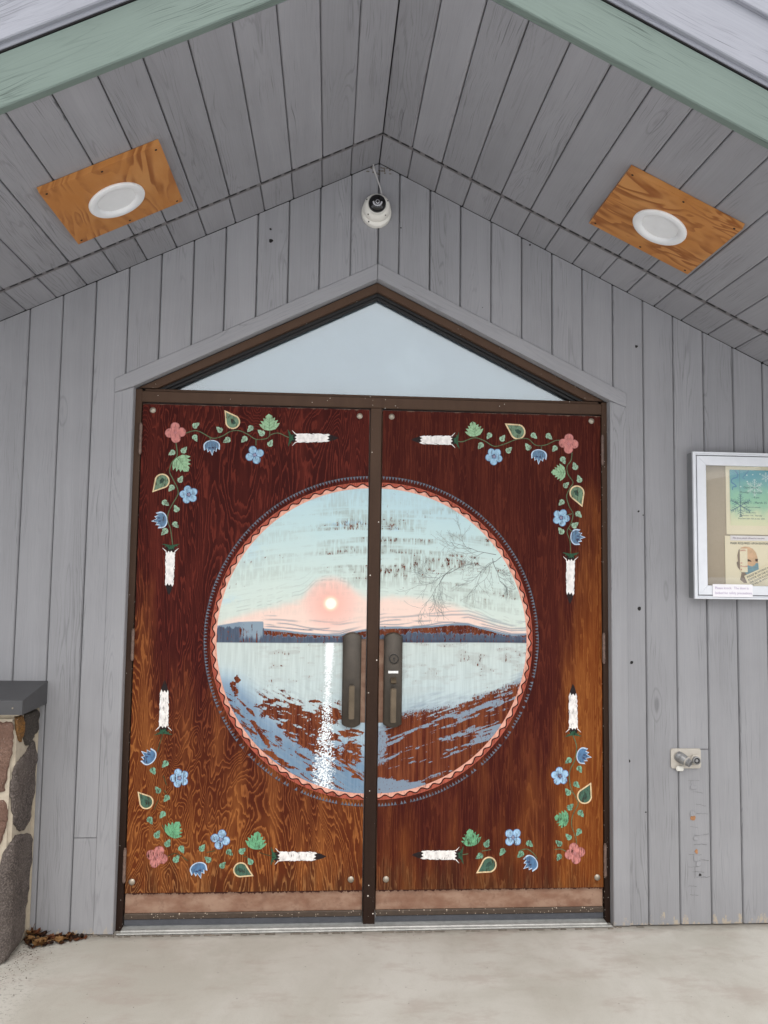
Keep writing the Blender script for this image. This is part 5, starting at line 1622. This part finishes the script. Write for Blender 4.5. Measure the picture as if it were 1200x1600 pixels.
def mortar_mat():
    k = NT('cream mortar')
    o = k.obj()
    n = k.noise(o, 40, 4, .65); n2 = k.noise(o, 220, 2, .6)
    c = k.mix(n, lin((168, 156, 138)), lin((202, 192, 174)))
    k.bump(k.math('ADD', n, k.math('MULTIPLY', n2, .5)), .5, .004)
    return k.out(c, .9, 0, .2)
M_mortar = mortar_mat()
RC = .022
def wrap(s, z, h):
    """unfold: s<0 on the front face, s>0 on the right face, rounded corner between"""
    if s < -RC: return Vector((XC + s, YFP - h, z))
    if s > RC: return Vector((XC + h, YFP + s, z))
    t = (s + RC)/(2*RC)*math.pi/2
    c = Vector((XC - RC, YFP + RC, z))
    r = RC + h
    return Vector((c.x + r*math.sin(t), c.y - r*math.cos(t), z))
box('mortar_core', (-2.6, XC - .0002), (YFP + .0002, -.001), (.0, ZT), M_mortar, pier, RC*.55, 3)
box('mortar_joint', (-1.312, -1.296), (-.016, -.002), (.0, ZT - .005), M_mortar, pier, .004, 2)
def stone(poly, mat, hmax=.013, seed=0):
    P0 = smooth(list(poly) + [poly[0]], 5)[:-1]
    cs_ = sum(p[0] for p in P0)/len(P0); cz_ = sum(p[1] for p in P0)/len(P0)
    n = len(P0)
    P0 = [(p[0] + (mnoise.noise(Vector((p[0]*70, p[1]*70, seed)))*.006), p[1] + mnoise.noise(Vector((p[0]*70, p[1]*70, seed+9)))*.006) for p in P0]
    prof = [(1.0, -.004), (.99, .55), (.955, .86), (.89, 1.0), (.78, 1.03), (.66, .98), (.53, 1.04), (.40, 1.0), (.27, 1.04), (.13, 1.0)]
    vs, fs = [], []
    for t, h in prof:
        for p in P0:
            s, z = cs_ + (p[0]-cs_)*t, cz_ + (p[1]-cz_)*t
            hh = hmax*h + (mnoise.noise(Vector((s*26, z*26, seed)))*.007 + mnoise.noise(Vector((s*90, z*90, seed+3)))*.0034)*min(1, max(h, 0))
            vs.append(wrap(s, z, hh))
    for j in range(len(prof)-1):
        for i in range(n):
            kx = (i+1) % n
            fs.append((j*n+i, j*n+kx, (j+1)*n+kx, (j+1)*n+i))
    fs.append(tuple((len(prof)-1)*n + i for i in range(n)))
    bm = bmesh.new()
    bv = [bm.verts.new(v) for v in vs]
    for f in fs: bm.faces.new([bv[i] for i in f])
    bm_obj('stone', bm, mat, pier, True)
STONES = [
 ([(.079, .862), (.20, .858), (.207, .815), (.195, .774), (.150, .757), (.103, .744), (.068, .784), (.050, .83)], 2),
 ([(-.004, .862), (.040, .866), (.052, .83), (.058, .790), (.040, .770), (.012, .800)], 3),
 ([(.196, .738), (.203, .694), (.200, .651), (.197, .599), (.190, .553), (.186, .506), (.176, .480), (.165, .451), (.148, .437), (.113, .430), (.066, .445), (.020, .483), (.008, .518), (-.002, .566), (-.009, .596), (-.010, .622), (-.002, .657), (.010, .692), (.062, .708), (.111, .721), (.160, .748)], 0),
 ([(.098, .420), (.178, .397), (.198, .368), (.203, .317), (.196, .273), (.186, .232), (.180, .164), (.165, .122), (.150, .068), (.135, .026), (.05, .014), (-.05, .012), (-.075, .10), (-.060, .20), (-.034, .33), (-.019, .392), (.010, .424), (.048, .434)], 0),
 ([(-.17, .835), (-.10, .852), (-.056, .848), (-.020, .850), (-.004, .830), (-.006, .80), (-.005, .756), (-.010, .722), (-.020, .674), (-.026, .625), (-.036, .604), (-.10, .592), (-.18, .61), (-.205, .70)], 1),
 ([(-.16, .582), (-.09, .574), (-.042, .572), (-.022, .566), (-.012, .540), (-.012, .505), (-.020, .468), (-.034, .414), (-.048, .380), (-.11, .35), (-.19, .37), (-.215, .48)], 1),
 ([(-.20, .335), (-.12, .330), (-.062, .350), (-.058, .30), (-.082, .20), (-.095, .11), (-.15, .06), (-.24, .09), (-.26, .22)], 2),
 ([(-.40, .85), (-.25, .855), (-.20, .82), (-.225, .70), (-.30, .64), (-.42, .68)], 0),
 ([(-.43, .64), (-.31, .615), (-.235, .58), (-.235, .46), (-.30, .40), (-.42, .44), (-.47, .55)], 3),
 ([(-.46, .41), (-.33, .37), (-.275, .30), (-.285, .14), (-.36, .06), (-.47, .10), (-.50, .27)], 1),
 ([(-.66, .85), (-.45, .85), (-.44, .70), (-.50, .62), (-.64, .64), (-.70, .76)], 2), ([(-.70, .60), (-.52, .59), (-.49, .44), (-.55, .32), (-.68, .36), (-.74, .48)], 1), ([(-.72, .32), (-.56, .28), (-.52, .12), (-.60, .03), (-.74, .06), (-.78, .2)], 0),
]
for i, (p, m) in enumerate(STONES): stone(p, M_st[m], .012, i*7.3)
M_cap = simple('dark grey metal cap', (74, 74, 76), .5, .1, .08, 30, .03)
bm = bmesh.new()
XE = -1.271; YE = -.252
sec = [(-.0015, .880), (-.0015, .968), (YE + .003, .932), (YE, .928), (YE, .8815), (YE + .004, .8805)]
for e in (-2.62, XE):
    pass
r0 = [bm.verts.new((-2.62, y, z)) for y, z in sec]; r1 = [bm.verts.new((XE, y, z)) for y, z in sec]
n = len(sec)
for i in range(n): bm.faces.new((r0[i], r0[(i+1) % n], r1[(i+1) % n], r1[i]))
bm.faces.new(r0); bm.faces.new(list(reversed(r1)))
bm_obj('metal_cap', bm, M_cap, pier)
box('cap_bedding', (-2.6, XC + .012), (YFP - .012, -.002), (ZT + .0005, .8795), M_mortar, pier, .002)
for x, y in ((-1.285, -.2525),):
    lathe('rivet', [(.0035, 0), (.003, .0015), (.0005, .002)], M_steel, Matrix.Translation((x - .02, YE, .905)) @ Matrix.Rotation(math.pi/2, 4, 'X'), pier, 10)

# ------------------------------------------------------------------ drift of dead leaves at the wall foot
LM = [simple('dead leaf brown', (104, 66, 40), .75, 0, .25, 90), simple('dead leaf tan', (164, 124, 76), .75, 0, .2, 90), simple('dead leaf dark', (62, 42, 32), .8, 0, .25, 90), simple('dead leaf russet', (124, 74, 44), .75, 0, .25, 90)]
def fallen_leaf(x, y, z, L, W_, yaw, tilt, roll, curl, mat):
    nu, nv = 7, 4
    vs, fs = [], []
    for i in range(nu+1):
        u = i/nu
        w = W_*(math.sin(math.pi*min(max(u, .0), 1)**.8)**.9)*(1 + .18*math.sin(u*19)) + .0006
        for j in range(nv+1):
            v = -1 + 2*j/nv
            vs.append(Vector((L*(u-.5), w*v, curl*L*((u-.5)**2)*1.4 + abs(v)*abs(v)*W_*curl*1.3 + .0012*math.sin(u*23 + v*5))))
    q = nv+1
    for i in range(nu):
        for j in range(nv): fs.append((i*q+j, i*q+j+1, (i+1)*q+j+1, (i+1)*q+j))
    bm = bmesh.new()
    bv = [bm.verts.new(v) for v in vs]
    for f in fs: bm.faces.new([bv[k] for k in f])
    tube_pts(bm, [(-L*.5, 0, curl*L*.35), (-L*.72, .001, curl*L*.5), (-L*.9, .003, curl*L*.55)], .0008, 5)
    bmesh.ops.solidify(bm, geom=[f for f in bm.faces if len(f.verts) == 4][:nu*nv], thickness=.0007)
    o = bm_obj('fallen_leaf', bm, mat, None, True)
    M = Matrix.Rotation(yaw, 4, 'Z') @ Matrix.Rotation(tilt, 4, 'Y') @ Matrix.Rotation(roll, 4, 'X')
    zmin = min((M @ v.co).z for v in o.data.vertices)
    o.matrix_world = Matrix.Translation((x, y, z - zmin)) @ M
    tag(o, 'curled %s dead leaf in the drift between stone pier and wall' % mat.name.split()[-1], 'dead leaf', 'dead leaves drifted against the wall foot')
rl = random.Random(5)
for i in range(62):
    t = rl.random()**1.25
    x = -1.285 + .215*t
    dmax = (.085*(1-t)**.8 + .012)
    y = -.012 - dmax*rl.random()
    pile = max(0, (1 - t*1.3))*max(0, 1 - abs(y + .03)/.08)
    L = rl.uniform(.024, .050)*(1 - .35*t)
    fallen_leaf(x, y, .0006 + pile*.026*rl.random() + .002*rl.random(), L, L*rl.uniform(.22, .36), rl.uniform(0, 6.28), rl.uniform(-.35, .35), rl.uniform(-.6, .6), rl.uniform(.15, .8), LM[rl.choice((0, 0, 1, 2, 2, 3, 3, 1))])
# grit and leaf crumbs round the pier foot
bm = bmesh.new()
for i in range(260):
    if rl.random() < .6:
        x = -1.29 + abs(rl.gauss(0, .05)); y = -.03 - abs(rl.gauss(0, .18))
    else:
        x = rl.uniform(-1.25, -.75); y = -.004 - abs(rl.gauss(0, .006))
    s = rl.uniform(.0005, .0019)
    r = bmesh.ops.create_cube(bm, size=1)
    for v in r['verts']: v.co = Vector((x + v.co.x*s*rl.uniform(1, 2.5), y + v.co.y*s*rl.uniform(1, 2), .0006 + s*.35 + v.co.z*s*.7))
o = bm_obj('leaf_crumbs', bm, simple('brown grit', (92, 78, 66), .85, 0, .25, 90), None)
o['kind'] = 'stuff'; o['label'] = 'dark grit and leaf crumbs scattered on the slab beside the stone pier'
# old caulk and debris along the threshold
bm = bmesh.new()
x = -1.06
while x < 1.1:
    w_ = rl.uniform(.01, .05)
    if rl.random() < .75:
        r = bmesh.ops.create_cube(bm, size=1)
        hh = rl.uniform(.002, .006)
        yy = -.018 if abs(x) < .97 else -.008
        for v in r['verts']: v.co = Vector((x + w_/2 + v.co.x*w_*rl.uniform(.7, 1), yy + v.co.y*.006*rl.uniform(.4, 1.3), hh/2 + .0005 + v.co.z*hh*rl.uniform(.5, 1)))
    x += w_*rl.uniform(.9, 1.6)
o = bm_obj('sill_debris', bm, simple('grey caulk crumbs', (120, 112, 102), .9, 0, .3, 120), None)
o['kind'] = 'stuff'; o['label'] = 'crumbled caulk and dirt along the threshold'
